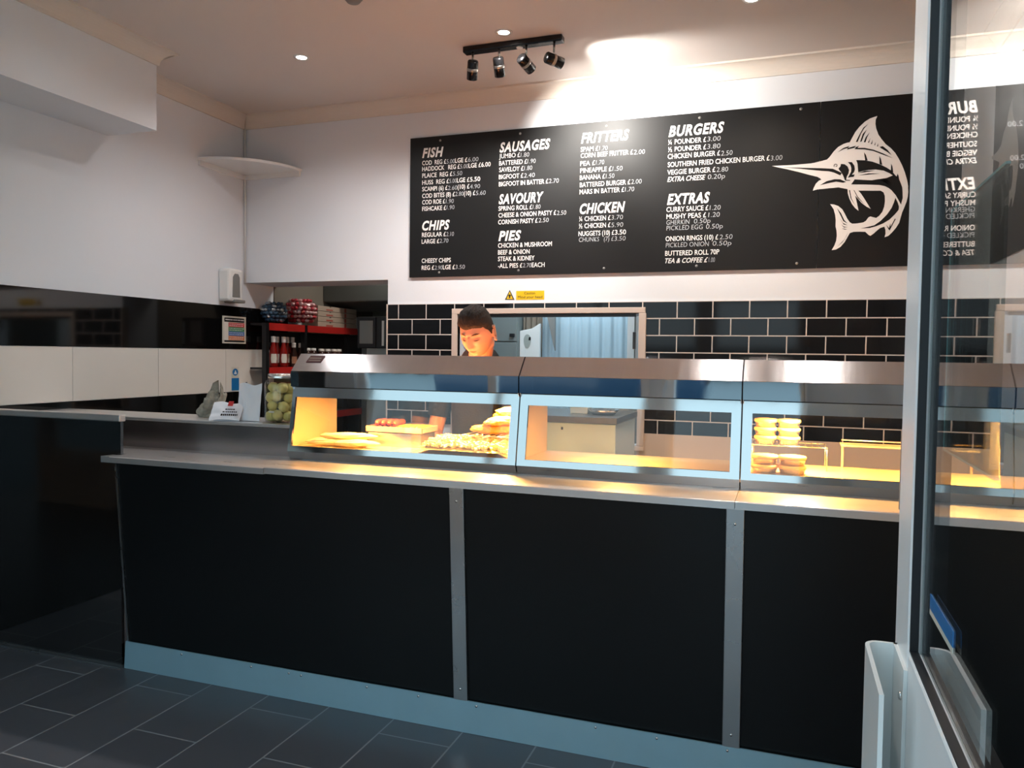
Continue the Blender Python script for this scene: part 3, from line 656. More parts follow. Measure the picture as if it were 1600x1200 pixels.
for i, k in enumerate(('signred', 'signgreen', 'signblue', 'signorange')):
    zz = z1-.045-(i+1)*.0315; m.m(k).box(XL+.016, XL+.0165, y0+.062, y1-.018, zz, zz+.0305); m.m('cream').box(XL+.016, XL+.0164, y0+.018, y0+.058, zz, zz+.0305)
part('colour_bands', m, sg)
m = MB().m('letter')
for i in range(4):
    zz = z1-.045-(i+1)*.0315
    for rr in range(2):
        y = y0+.070
        while y < y1-.035: l = random.uniform(.006, .02); m.box(XL+.0165, XL+.0168, y, y+l, zz+.007+rr*.012, zz+.011+rr*.012); y += l+.006
y = y0+.03
while y < y1-.03: l = random.uniform(.006, .018); m.box(XL+.0165, XL+.0168, y, y+l, z1-.03, z1-.022); y += l+.005
part('lettering', m, sg, label='tiny illegible lettering')
sk = thing('safety_sticker', 'small blue and white hand-washing sticker on the cream wall panel', 'sticker', (XL+.0105, 4.63, 1.18))
part('white_backing', MB().m('label').box(XL+.0102, XL+.0108, 4.585, 4.665, 1.25, 1.335), sk)
part('blue_disc', MB().m('blue').prism([(4.625+.030*math.cos(a*PI/12), 1.298+.026*math.sin(a*PI/12)) for a in range(24)], 0, XL+.0108, XL+.0112), sk)
part('blue_strip', MB().m('blue').box(XL+.0108, XL+.0112, 4.585, 4.665, 1.165, 1.255), sk)
part('pictogram', MB().m('letter').box(XL+.0112, XL+.0115, 4.612, 4.640, 1.283, 1.296).box(XL+.0112, XL+.0115, 4.62, 4.632, 1.296, 1.310), sk)

# corner shelf high up
cs = thing('corner_shelf', 'white quarter-round shelf fixed high in the left corner', 'shelf', (XL, YB, 2.69))
R_ = .49
def arc(r, n=20): return [(XL+.0+r*math.sin(k/n*PI/2), YB-r*math.cos(k/n*PI/2)) for k in range(n+1)]
part('board', MB().m('white').prism([(XL, YB)] + arc(R_), 2, 2.733, 2.751), cs)
part('batten', MB().m('white').prism([(XL, YB-R_+.01), (XL+.018, YB-R_+.01), (XL+.018, YB-.018), (XL+R_-.01, YB-.018), (XL+R_-.01, YB), (XL, YB)], 2, 2.700, 2.733), cs)

# ------------------------------------------------------------------ shelving unit with bottles, bowls and boxes
SXF, SXB = -3.62, -3.766
sh = thing('shelving_unit', 'black and red metal shelving unit along the left wall', 'shelving', (-3.69, 5.3, 0))
ZS = 1.608
def post(x, y): part('post', MB().m('blackplastic').prism([(x-.018, y-.018), (x+.018, y-.018), (x+.018, y+.018), (x-.018, y+.018)], 2, 0, ZS+.053), sh)
SY0, SY1, SY2 = at(415, 510, 0, SXF).y, at(475, 510, 0, SXF).y, at(561, 520, 0, SXF).y
for y in (SY0, SY1, SY2): post(SXF, y)
post(SXB+.02, SY2)
for z in (ZS, 1.280, .90, .45):
    part('beam', MB().m('red').box(SXF+.0, SXF+.022, SY0+.019, SY1-.019, z, z+.054).box(SXF+.0, SXF+.022, SY1+.019, SY2+.02, z, z+.054), sh, label='red front beam')
    part('shelf_board', MB().m('blackplastic').box(SXB+.01, SXF, SY0, SY2, z+.037, z+.052), sh)
part('back_panel', MB().m('blackplastic').box(SXB-.004, SXB, SY0+.3, SY2, .3, ZS), sh)
part('end_panel', MB().m('blackplastic').box(SXB, SXF-.02, SY2, SY2+.005, .3, ZS), sh)
SH1 = 1.3325
def sauce_bottle(loc, key, label, group, h=.215, lab='label'):
    t = thing('sauce_bottle', label, 'bottle', loc, group=group); k = h/.215
    part('body', MB().m(key).lathe([(0, .0), (.028, .0), (.031, .01), (.031, .09*k), (.026, .12*k), (.014, .160*k), (.0135, .175*k), (0, .175*k)], loc, 20, cap=False), t)
    part('cap', MB().m('white').lathe([(.0155, .172*k), (.0165, .175*k), (.0165, .192*k), (.0155, .194*k), (.0165, .196*k), (.0165, .213*k), (0, .215*k)], loc, 20, cap=False), t, label='white cap')
    mm = MB().m(lab); x, y, z = loc      # shield-shaped label wrapped on the body, facing the aisle
    pts = [(-.55, .035), (.55, .035), (.75, .075), (.55, .092), (-.55, .092), (-.75, .075)]
    mm.sheet(lambda u, v: Vector((x+.0316*math.cos((u-.5)*(1.5-.5*abs(v-.5)) - .75), y+.0316*math.sin((u-.5)*(1.5-.5*abs(v-.5)) - .75), z+(.030+.062*v)*k)), 8, 6)
    part('label_patch', mm, t, label='pale shield-shaped label')
    return t
def near(u, v, z, x=None):
    p = at(u, v, 0, x if x else -3.45); return p
i = 0
for u, (nm, key) in zip((427, 443), (('leftmost', 'ketchup'), ('second from left', 'ketchup'))):
    p = at(u, 540, 0, -3.655); sauce_bottle((-3.655, p.y, SH1), key, f'red ketchup bottle in the front row of the shelving, {nm}', 'red ketchup bottles on the shelving', .235)
for u in (433, 449, 457):
    p = at(u, 540, 0, -3.722); sauce_bottle((-3.722, p.y, SH1), 'ketchup', 'red ketchup bottle standing behind the front pair of ketchup bottles', 'ketchup bottles in the second row', .235)
for u, nm in ((459, 'left'), (469.5, 'right')):
    p = at(u, 552, 0, -3.66); sauce_bottle((-3.66, p.y, SH1), 'sauce', f'dark sauce bottle with tan label beside the ketchup, {nm} of the two', 'dark sauce bottles on the shelving', .19, 'label2')
for k, u in enumerate((480, 489, 502, 512, 522, 529)):
    p = at(u, 548, 0, -3.67); q = thing('condiment_jar', f"{['first', 'second', 'third', 'fourth', 'fifth', 'sixth'][k]} pale-capped condiment jar from the left, just above the hood", 'jar', (-3.67, p.y, SH1), group='row of capped jars on the shelving')
    h = .150 if k < 2 else .146
    part('body', MB().m('sauce').lathe([(0, 0), (.032, 0), (.034, .01), (.034, h-.04), (.024, h-.02), (0, h-.02)], (-3.67, p.y, SH1), 18, cap=False), q)
    part('cap', MB().m('white' if k < 2 else 'cream').lathe([(.026, h-.02), (.026, h), (0, h+.001)], (-3.67, p.y, SH1), 18, cap=False), q)
p = at(545, 545, 0, -3.68)
q = thing('plastic_bag', 'small glossy blue plastic bag at the right end of the jars', 'bag', (-3.67, p.y, SH1))
part('bag', MB().m('sweetblue').ball((-3.69, p.y, SH1+.060), .050, 4, (.9, 1.7, 1.15), .10, seed=3), q)
# sweet bowls: round glass bowls packed with wrapped sweets
def bowl(u0, u1, keys, label, sweets, seed):
    X = -3.675; p0 = at(u0, 487, 0, X); p1 = at(u1, 487, 0, X); y = (p0.y+p1.y)/2
    R0 = (at(u1, 487, 1, y)-at(u0, 487, 1, y)).length/2
    z = ZS+.0525
    t = thing('sweet_bowl', label, 'bowl', (X, y, z), group='round sweet bowls on the shelving')
    prof = [(R0*.45, .0)] + [(R0*math.cos(a), R0*.84+R0*.86*math.sin(a)) for a in [(-1.15+k*2.1/14) for k in range(15)]]
    part('glass_globe', MB().m('clear').lathe(prof, (X, y, z), 32, cap=False), t)
    random.seed(seed); n = 0
    for lay in range(6):
        zz = R0*.28+lay*R0*.235; rad = math.sqrt(max(0, R0**2-((zz-R0*.84)/.86)**2))-.020
        cnt = max(4, int(2*PI*rad/.031))
        for k in range(cnt):
            a = 2*PI*(k+.5*(lay % 2))/cnt; c = (X+rad*math.cos(a), y+rad*math.sin(a), z+zz)
            key = random.choice(keys)
            tag(MB().m(key).ball(c, .0165, 2, (1.2, 1, .8), .35, mtx=Matrix.Rotation(random.uniform(0, 3), 4, 'Z') @ Matrix.Rotation(random.uniform(-1, 1), 4, 'X'), seed=n).build('wrapped_sweet'), sweets[0], 'sweet', sweets[1]); n += 1
    tag(MB().m(keys[0]).ball((X, y, z+R0*.8), R0*.62, 2, rough=.2).build('packed_sweets'), sweets[2], 'sweets', kind='stuff')
bowl(410, 446, ['sweetblue', 'sweetblue', 'sweetsilver', 'sweetblue'], 'round glass bowl of blue-wrapped sweets at the near end of the top shelf', ('shiny blue or silver wrapped sweet inside the left glass bowl', 'wrapped sweets in the blue bowl', 'mass of blue sweets filling the middle of the left bowl'), 5)
bowl(447, 492, ['sweetred', 'sweetred', 'sweetpink', 'sweetpink'], 'round glass bowl of red and pink sweets right of the blue one', ('red or pink wrapped sweet inside the right glass bowl', 'wrapped sweets in the red bowl', 'mass of red sweets filling the middle of the right bowl'), 6)
random.seed(11)
PY0, PY1 = at(497, 490, 0, -3.625).y, at(557, 495, 0, -3.625).y
nm = ['lowest', 'second lowest', 'second highest', 'topmost']
for k in range(4):
    z = ZS+.0525+k*.0435
    t = thing('pizza_box', f'{nm[k]} flat brown cardboard box of the stack on the top shelf', 'box', (-3.69, 5.72, z), group='cardboard boxes stacked on the top shelf')
    part('tray', MB().m('card').box(-3.775, -3.625, PY0, PY1, z, z+.041), t, bevel=.002)
    part('printing', MB().m('cardred').box(-3.6251, -3.6244, PY0+.12, PY0+.22, z+.006, z+.018).box(-3.6251, -3.6244, PY0+.40, PY0+.43, z+.003, z+.038), t, label='faint red printing')
    part('flap_tab', MB().m('blackplastic').box(-3.6252, -3.6243, PY0+.17, PY0+.19, z+.034, z+.041), t)
# microwave on a grey unit
mwx0, mwx1, mwy, mwz = -2.86, -2.66, 5.05, 1.40
pA = at(560, 497, 1, 4.95); pB = at(602, 543, 1, 4.95)
mu = thing('base_unit', 'pale grey unit the small black oven stands on, in the left opening', 'cabinet', ((pA.x+pB.x)/2+.05, 5.2, 0))
part('body', MB().m('cupboard').box(pA.x-.03, OPX-.02, 4.94+.18, 5.6, .02, pB.z-.006), mu, bevel=.004)
part('plinth', MB().m('gasket').box(pA.x-.02, OPX-.03, 5.15, 5.59, .0, .02), mu)
MZ = pB.z-.006
mw = thing('microwave_oven', 'small black microwave oven with a bright window in the left opening', 'microwave', ((pA.x+pB.x)/2, 5.25, MZ))
a_ = at(559, 495, 1, 5.13); b_ = at(602.5, 542, 1, 5.13)
part('case', MB().m('blackplastic').box(a_.x, b_.x, 5.13, 5.48, MZ, a_.z), mw, bevel=.004)
W = b_.x-a_.x; H = a_.z-MZ
d_ = part('door', MB().m('gasket').box(a_.x+.005, a_.x+W*.66, 5.118, 5.13, MZ+.006, a_.z-.004), mw, bevel=.002)
sub('window', MB().m('cupboard').box(a_.x+.025, a_.x+W*.58, 5.114, 5.119, MZ+.035, a_.z-.03), d_, mw, label='bright reflecting door window')
part('control_strip', MB().m('white').box(a_.x+W*.88, a_.x+W*.95, 5.122, 5.131, MZ+.02, a_.z-.03), mw)

# duct seen through the left opening, with dark sheets standing in for shade
struct('wall_left_rear_shade', B('rear_shade', XL, XL+.008, YB+WT-.02, YK, 1.78, 2.6))  # dark sheet in place of shade on the white wall
struct('wall_kitchen_light_block', B('tan', -2.60, -2.55, YB+WT, YK, 0, 2.6))  # partition added to keep the back-room lamp off the left passage
struct('wall_kitchen_dim_cover', B('darkroom', XL, -2.601, 6.2, 6.25, 1.93, 2.6))  # dark colour stands in for the dim far wall
dc = thing('extraction_duct', 'dim grey metal duct crossing the top of the left opening', 'duct', (-3.0, 5.9, 1.9))
part('duct', MB().m('duct').prism([(5.75, 1.88), (6.15, 1.82), (6.15, 2.0), (5.75, 2.04)], 0, -3.77, -2.61), dc, bevel=.01)
part('support_rod', MB().m('duct').tube([(-2.72, 5.95, 1.3), (-2.72, 5.95, 1.84)], .012, 10), dc)

# ------------------------------------------------------------------ back room seen through the hatch
fx = lambda u, v, Y: at(u, v, 1, Y)
KY = 5.9
a_ = fx(764, 480, KY); b_ = fx(808, 560, KY)
cb = thing('tall_cupboard', 'tall grey metal cupboard with two doors, behind the person in the hatch', 'cupboard', ((a_.x+b_.x)/2, KY+.2, 0))
xa, xb = a_.x-.12, b_.x
part('body', MB().m('cupboard').box(xa, xb, KY+.02, KY+.5, 0, 2.1), cb)
zs = fx(790, 534, KY).z
d1_ = part('door', MB().m('cupboard').box(xa+.004, xb-.006, KY, KY+.02, zs+.004, 2.095), cb, bevel=.003)
d2_ = part('door', MB().m('cupboard').box(xa+.004, xb-.006, KY, KY+.02, .05, zs-.004), cb, bevel=.003)
h_ = fx(801, 524, KY)
sub('handle', MB().m('blackplastic').box(h_.x-.022, h_.x+.02, KY-.02, KY, h_.z-.012, h_.z+.014), d1_, cb, bevel=.004)
KY2 = 5.95
a_ = fx(809, 485, KY2); b_ = fx(843, 562, KY2)
tag(MB().m('tan').sheet(lambda u, v: Vector((a_.x+.03+u*(b_.x-a_.x-.03), KY2+.06+.012*math.sin(u*22), 1.3+v*1.0)), 36, 4).build('brown_curtain', solid=.003), 'brown curtain hanging behind the white wall dispenser in the back room', 'curtain')
e_ = fx(809, 517, KY2); g_ = fx(843, 505, KY2)
pl = thing('hand_towel_dispenser', 'white hand towel dispenser with a grey oval panel, seen through the hatch', 'dispenser', ((a_.x+b_.x)/2, KY2, 1.2))
part('housing', MB().m('white').prism([(a_.x+.02, 1.25), (b_.x-.0, 1.25), (b_.x, g_.z), (a_.x+.12, e_.z+.02), (a_.x+.02, e_.z)], 1, KY2, KY2+.04), pl, bevel=.006)
o_ = fx(824, 531, KY2)
part('window', MB().m('kitchen').prism([(o_.x+.030*math.cos(k*PI/10)*(1 if math.sin(k*PI/10) < .3 else 1), o_.z+(.070 if math.sin(k*PI/10) < 0 else .045)*math.sin(k*PI/10)) for k in range(20)], 1, KY2-.003, KY2), pl)
k_ = fx(828, 529, KY2)
part('keyhole', MB().m('blackplastic').box(k_.x-.008, k_.x+.008, KY2-.006, KY2-.002, k_.z-.012, k_.z+.012), pl)
a_ = fx(843, 485, 6.0); b_ = fx(981, 562, 6.0)
def cur(u, v):
    return Vector((a_.x+u*(b_.x-a_.x), 6.05+.007*math.sin(u*46)+.003*math.sin(u*101), .35+v*1.95))
tag(MB().m('curtain').sheet(cur, 150, 3).build('blue_curtain', solid=.003), 'wide pale blue pleated curtain filling the right part of the hatch', 'curtain')
# open corner folded back: dark triangle
t0, t1, t2 = fx(849, 488, 5.9), fx(867, 488, 5.9), fx(866.5, 548, 5.9)
m = MB().m('grey').prism([(t0.x, t0.z+.1), (t1.x, t1.z+.1), (t2.x, t2.z)], 1, 5.90, 5.93)
tag(m.build('folded_flap'), 'dark blue-grey triangular flap hanging at the edge of the blue curtain', 'flap')
a_ = fx(981, 485, 5.6); b_ = fx(1003, 562, 5.6)
struct('trim_9', MB().m('white').box(a_.x, a_.x+.05, 5.6, 5.66, 0, 2.3).box(a_.x+.055, b_.x+.12, 5.62, 5.66, 0, 2.3))
a_ = fx(1000.5, 521, YB-.02); b_ = fx(1003, 548, YB-.02)
tag(MB().m('blackplastic').box(HX1-.045, HX1-.030, YB+.03, YB+.06, 1.495, 1.60).build('door_bolt', bevel=.002), 'small black bolt on the right side of the hatch frame', 'bolt')
# upturned pot on the hatch sill
c_ = fx(992, 557, 4.86)
pt = thing('stock_pot', 'grey-brown rounded pot top peeping over the cabinets at the right of the hatch', 'pot', (c_.x-.05, 4.90, HZ0))
part('body', MB().m('bowl').lathe([(.085, 0), (.085, .42), (.082, .455), (.07, .49), (.045, .515), (0, .525)], (c_.x-.052, 4.90, HZ0), 28, cap=False), pt)
# white appliance with speckled top behind the hatch
fg = thing('white_freezer', 'white under-counter freezer with a speckled dark top behind the middle cabinet', 'freezer', (-1.35, 4.3, 0))
za = fx(910, 651, 4.05).z
xa, xb = fx(864, 680, 4.05).x-.5, fx(962, 680, 4.05).x
part('body', MB().m('fridge').box(xa, xb, 4.05, 4.60, .03, za-.035), fg, bevel=.006)
part('feet', MB().m('gasket').box(xa+.03, xb-.03, 4.08, 4.55, 0, .03), fg)
part('top', MB().m('granite').box(xa-.01, xb+.01, 4.03, 4.62, za-.035, za), fg, bevel=.003, label='speckled dark worktop')
part('lock', MB().m('gasket').box(xb-.30, xb-.29, 4.044, 4.052, za-.075, za-.060), fg)
q_ = fx(905, 643, 4.25)
cn = thing('food_tub', 'pale blue-grey tub on the speckled top behind the middle cabinet', 'tub', (q_.x, 4.3, za))
part('tub', MB().m('fridge').prism([(q_.x-.05, za), (q_.x+.05, za), (q_.x+.056, za+.06), (q_.x-.056, za+.06)], 1, 4.24, 4.36), cn, bevel=.004)
part('lid', MB().m('cupboard').box(q_.x-.06, q_.x+.06, 4.235, 4.365, za+.06, za+.07), cn)
q_ = fx(940, 650, 4.2)
cn = thing('steel_dish', 'shallow steel dish on the speckled top, right of the tub', 'dish', (q_.x, 4.25, za))
part('dish', MB().m('foil').lathe([(0, .002), (.06, .002), (.085, .03), (.088, .03), (.062, 0), (0, 0)], (q_.x, 4.25, za), 26, cap=False), cn)
light('back_room_lamp', 'AREA', (-1.6, 5.4, 2.55), 13, (.78, .92, 1.0), rot=(0, 0, 0), size=.6)
light('passage_fill', 'AREA', (-3.0, 5.5, 2.5), 6, (1, .93, .84), rot=(0, 0, 0), size=.3)  # added fill without a visible source, brightens the shelving
kl = thing('ceiling_tube_light', 'fluorescent ceiling light of the back room', 'light', (-1.6, 5.4, 2.6)); part('housing', MB().m('white').box(-2.1, -1.1, 5.36, 5.44, 2.57, 2.6), kl)

# ------------------------------------------------------------------ caution sign above the hatch
cs_ = thing('caution_sign', 'yellow warning sign reading Caution Mind your head above the hatch', 'sign', (-1.56, YB, 1.80))
p0, p1 = fx(806.5, 468.5, YB), fx(850.5, 454, YB)
part('plate', MB().m('yellow').box(p0.x, p1.x, YB-.0015, YB-.0002, p0.z, p1.z), cs_)
m = MB().m('blackplastic'); text_bm(m, 'Caution', p0.x+.055, p1.x-.06, p0.z+.034, .016, YB-.0022); text_bm(m, 'Mind your head', p0.x+.012, p1.x-.012, p0.z+.009, .017, YB-.0022)
part('lettering', m, cs_)
q0, q1 = fx(789, 468.5, YB), fx(804, 453, YB); cx = (q0.x+q1.x)/2
part('triangle', MB().m('blackplastic').prism([(q0.x, q0.z), (q1.x, q0.z), (cx, q1.z)], 1, YB-.0015, YB-.0002), cs_)
part('triangle_fill', MB().m('yellow').prism([(q0.x+.010, q0.z+.005), (q1.x-.010, q0.z+.005), (cx, q1.z-.011)], 1, YB-.002, YB-.0016), cs_)
part('symbol', MB().m('blackplastic').box(cx-.005, cx+.005, YB-.0026, YB-.0021, q0.z+.010, q0.z+.034).box(cx-.010, cx+.010, YB-.0026, YB-.0021, q0.z+.024, q0.z+.030), cs_)

# ------------------------------------------------------------------ menu boards
BY = YB-.009
PB = lambda u, v: at(u, v, 1, BY-.009)
mbd = thing('menu_board', 'long black menu board with white lettering and a marlin on the back wall', 'menu board', (-.9, YB, 2.4))
bx0, bx1, bz0, bz1 = at(641.3, 300, 1, BY).x, .62, 1.962, 2.892
jx0 = at(1279, 290, 1, BY).x
part('panel', MB().m('board').box(bx0, jx0-.0012, BY-.006, YB-.0095, bz0, bz1), mbd)
part('panel', MB().m('board').box(jx0+.0012, bx1, BY-.006, YB-.0095, bz0, bz1), mbd)
for i in range(5):
    x = bx0+.22+i*.56
    for z in (bz0+.03, bz1-.03): part('fixing', MB().m('grey').lathe([(0, .003), (.006, .002), (.008, 0)], (x, BY-.006, z), 12, mtx=Matrix.Rotation(PI/2, 4, 'X'), cap=False), mbd)
PY = BY-.0068
def Z1(x, y): return 640+x/4.6156, 180+y/4.6156
def Z2(x, y): return 890+x/2.909, 140+y/2.909
HEADS = [(Z1, 'FISH', 90, 243, 273), (Z1, 'CHIPS', 90, 288, 797), (Z1, 'SAUSAGES', 648, 1013, 233), (Z1, 'SAVOURY', 642, 965, 606), (Z1, 'PIES', 640, 803, 871),
         (Z2, 'FRITTERS', 52, 270, 221), (Z2, 'CHICKEN', 46, 252, 542), (Z2, 'BURGERS', 450, 702, 190), (Z2, 'EXTRAS', 443, 637, 499)]
LINES = [(Z1, 345, [('COD  REG £', 90, 262, 'v'), ('5.00', 265, 325, 'c'), ('LGE £', 327, 415, 'v'), ('6.00', 420, 495, 'c')]),
 (Z1, 388, [('HADDOCK   REG £', 90, 360, 'v'), ('5.00', 363, 422, 'c'), ('LGE £', 424, 513, 'v'), ('6.00', 516, 583, 'v')]),
 (Z1, 436, [('PLAICE  REG £', 90, 306, 'v'), ('5.50', 311, 378, 'c')]),
 (Z1, 486, [('HUSS  REG £', 90, 282, 'v'), ('5.00', 285, 338, 'c'), ('LGE £', 340, 430, 'v'), ('5.50', 435, 508, 'v')]),
 (Z1, 533, [('SCAMPI (6) £', 90, 272, 'v'), ('2.60', 275, 342, 'c'), ('(10) £', 345, 430, 'v'), ('4.90', 434, 507, 'c')]),
 (Z1, 582, [('COD BITES (8) £', 90, 325, 'v'), ('2.80', 328, 388, 'c'), ('(10) £', 390, 472, 'v'), ('5.60', 477, 547, 'c')]),
 (Z1, 628, [('COD ROE £', 90, 254, 'v'), ('1.90', 260, 317, 'c')]), (Z1, 675, [('FISHCAKE £', 90, 261, 'v'), ('1.90', 266, 322, 'c')]),
 (Z1, 863, [('REGULAR £', 88, 260, 'v'), ('2.10', 264, 318, 'c')]), (Z1, 911, [('LARGE £', 86, 212, 'v'), ('2.70', 216, 278, 'c')]),
 (Z1, 1050, [('CHEESY CHIPS', 86, 296, 'v')]), (Z1, 1100, [('REG £', 86, 176, 'v'), ('2.90', 180, 236, 'c'), ('LGE £', 239, 325, 'v'), ('3.50', 329, 397, 'c')]),
 (Z1, 295, [('JUMBO £', 645, 795, 'v'), ('1.80', 800, 862, 'c')]), (Z1, 346, [('BATTERED £', 645, 845, 'v'), ('1.90', 849, 908, 'c')]),
 (Z1, 394, [('SAVELOY £', 645, 820, 'v'), ('1.80', 825, 883, 'c')]), (Z1, 445, [('BIGFOOT £', 643, 818, 'v'), ('2.40', 823, 902, 'c')]),
 (Z1, 497, [('BIGFOOT IN BATTER £', 643, 998, 'v'), ('2.70', 1003, 1075, 'c')]),
 (Z1, 673, [('SPRING ROLL £', 640, 882, 'v'), ('1.80', 887, 943, 'c')]), (Z1, 722, [('CHEESE & ONION PASTY £', 640, 1055, 'v'), ('2.50', 1061, 1128, 'c')]),
 (Z1, 771, [('CORNISH PASTY £', 638, 922, 'v'), ('2.50', 929, 1002, 'c')]),
 (Z1, 940, [('CHICKEN & MUSHROOM', 637, 1025, 'v')]), (Z1, 989, [('BEEF & ONION', 637, 865, 'v')]), (Z1, 1036, [('STEAK & KIDNEY', 637, 900, 'v')]),
 (Z1, 1086, [('-ALL PIES £', 637, 812, 'v'), ('2.70', 816, 877, 'c'), ('EACH', 880, 973, 'v')]),
 (Z2, 272, [('SPAM £', 50, 130, 'v'), ('1.70', 134, 172, 'c')]), (Z2, 300, [('CORN BEEF FRITTER £', 50, 287, 'v'), ('2.00', 291, 342, 'c')]),
 (Z2, 336, [('PEA £', 48, 115, 'v'), ('1.70', 119, 157, 'c')]), (Z2, 368, [('PINEAPPLE £', 48, 190, 'v'), ('1.50', 194, 240, 'c')]),
 (Z2, 400, [('BANANA £', 46, 160, 'v'), ('1.50', 164, 203, 'c')]), (Z2, 433, [('BATTERED BURGER £', 46, 275, 'v'), ('2.00', 279, 327, 'c')]),
 (Z2, 465, [('MARS IN BATTER £', 45, 247, 'v'), ('1.70', 251, 293, 'c')]),
 (Z2, 588, [('¼ CHICKEN £', 43, 185, 'v'), ('3.70', 189, 242, 'c')]), (Z2, 620, [('½ CHICKEN £', 42, 185, 'v'), ('5.90', 189, 243, 'c')]),
 (Z2, 655, [('NUGGETS (10) £', 40, 202, 'v'), ('3.50', 205, 256, 'v')]), (Z2, 682, [('CHUNKS   (7) £', 42, 200, 'c'), ('3.50', 203, 254, 'c')]),
 (Z2, 239, [('¼ POUNDER £', 448, 620, 'v'), ('3.00', 625, 686, 'c')]), (Z2, 272, [('½ POUNDER £', 448, 620, 'v'), ('3.80', 625, 685, 'c')]),
 (Z2, 304, [('CHICKEN BURGER £', 446, 683, 'v'), ('2.50', 688, 740, 'c')]), (Z2, 341, [('SOUTHERN FRIED CHICKEN BURGER £', 446, 908, 'v'), ('3.00', 913, 966, 'c')]),
 (Z2, 376, [('VEGGIE BURGER £', 444, 662, 'v'), ('2.80', 667, 720, 'c')]), (Z2, 408, [('EXTRA CHEESE', 444, 617, 'i'), ('0.20p', 628, 706, 'c')]),
 (Z2, 545, [('CURRY SAUCE £', 440, 630, 'v'), ('1.20', 636, 686, 'c')]), (Z2, 577, [('MUSHY PEAS £', 440, 620, 'v'), ('1.20', 630, 682, 'c')]),
 (Z2, 602, [('GHERKIN', 440, 545, 'c'), ('0.50p', 565, 640, 'c')]), (Z2, 628, [('PICKLED EGG', 440, 605, 'c'), ('0.50p', 620, 696, 'c')]),
 (Z2, 678, [('ONION RINGS (10) £', 436, 675, 'v'), ('2.50', 681, 740, 'c')]), (Z2, 706, [('PICKLED ONION', 437, 633, 'c'), ('0.50p', 650, 735, 'c')]),
 (Z2, 744, [('BUTTERED ROLL 70P', 434, 680, 'v')]), (Z2, 778, [('TEA & COFFEE £', 434, 628, 'i'), ('1.00', 632, 660, 'c')])]
for Zf, s, a, b, y in HEADS:
    m = MB().m('letter'); p0 = PB(*Zf(a, y)); p1x = PB(*Zf(b, y)).x; h = .060
    text_bm(m, s, p0.x, p1x, p0.z-h/2, h, PY, weight=.036, shear=.24, space=1.12)
    part('heading', m, mbd, label='slanted brush-style white heading ' + s)
rng = random.Random(3)
for Zf, y, segs in LINES:
    a0 = segs[0][1]; m = MB()
    zc = PB(*Zf(a0, y)).z
    for s, a, b, k in segs:
        xa, xb = PB(*Zf(a, y)).x, PB(*Zf(b, y)).x
        if k in 'vi': text_bm(m.m('letter'), s, xa, xb, zc-.0145, .029, PY, weight=.010, shear=.3 if k == 'i' else 0)
        else: text_bm(m.m('chalk'), s, xa, xb, zc-.0155+rng.uniform(-.002, .002), .028, PY, weight=-.008, shear=.08, jit=.001)
    part('menu_line', m, mbd)

def Z7(x, y): return 1180+x/4.6154, 160+y/4.6154
def Z8(x, y): return 1250+x/8.889, 170+y/8.889
def Z9(x, y): return 1280+x/10, 280+y/10
OUT = [(Z7, [(120, 458), (260, 452), (400, 440), (470, 428)]),
 (Z8, [(200, 745), (300, 725), (375, 705), (410, 670), (470, 590), (530, 530), (600, 490), (650, 472), (690, 465), (720, 410), (770, 320), (830, 245), (900, 180), (970, 135), (1040, 110), (1075, 100), (1052, 150), (1048, 210), (1060, 280), (1090, 360), (1140, 430), (1190, 490), (1260, 545), (1320, 610), (1370, 690), (1420, 790), (1455, 880), (1490, 1000), (1503, 1080)]),
 (Z9, [(1388, 130), (1392, 200), (1385, 270), (1365, 350), (1330, 440), (1295, 520), (1275, 590), (1250, 680), (1200, 760), (1130, 840), (1080, 885), (1020, 908), (1037, 850), (1035, 790), (1018, 742), (990, 750), (950, 765), (905, 800), (850, 850), (800, 885), (770, 870), (720, 822), (640, 820), (540, 822), (480, 840), (450, 890), (400, 980), (330, 1060), (260, 1100), (195, 1108), (235, 1040), (265, 960), (275, 880), (270, 800), (255, 740), (258, 640), (250, 560), (225, 470), (200, 430), (170, 390), (230, 395), (300, 420), (360, 470), (400, 540), (440, 620), (480, 675), (515, 695), (600, 690), (690, 675), (730, 650), (770, 595), (800, 583), (890, 605), (940, 570), (985, 510), (1015, 430), (1028, 340), (1025, 260), (1005, 205), (960, 180), (800, 180), (610, 178), (650, 220), (690, 280), (740, 360), (805, 465), (740, 430), (660, 370), (610, 310), (562, 255), (580, 330), (595, 400), (615, 495), (560, 450), (510, 385), (470, 300), (447, 220), (443, 155), (300, 128), (200, 138), (60, 148)]),
 (Z8, [(400, 1108), (250, 1118), (178, 1138), (190, 1100), (220, 1040), (260, 1000), (297, 983), (270, 960), (240, 945), (100, 910), (0, 882)]),
 (Z7, [(230, 482), (170, 470)])]
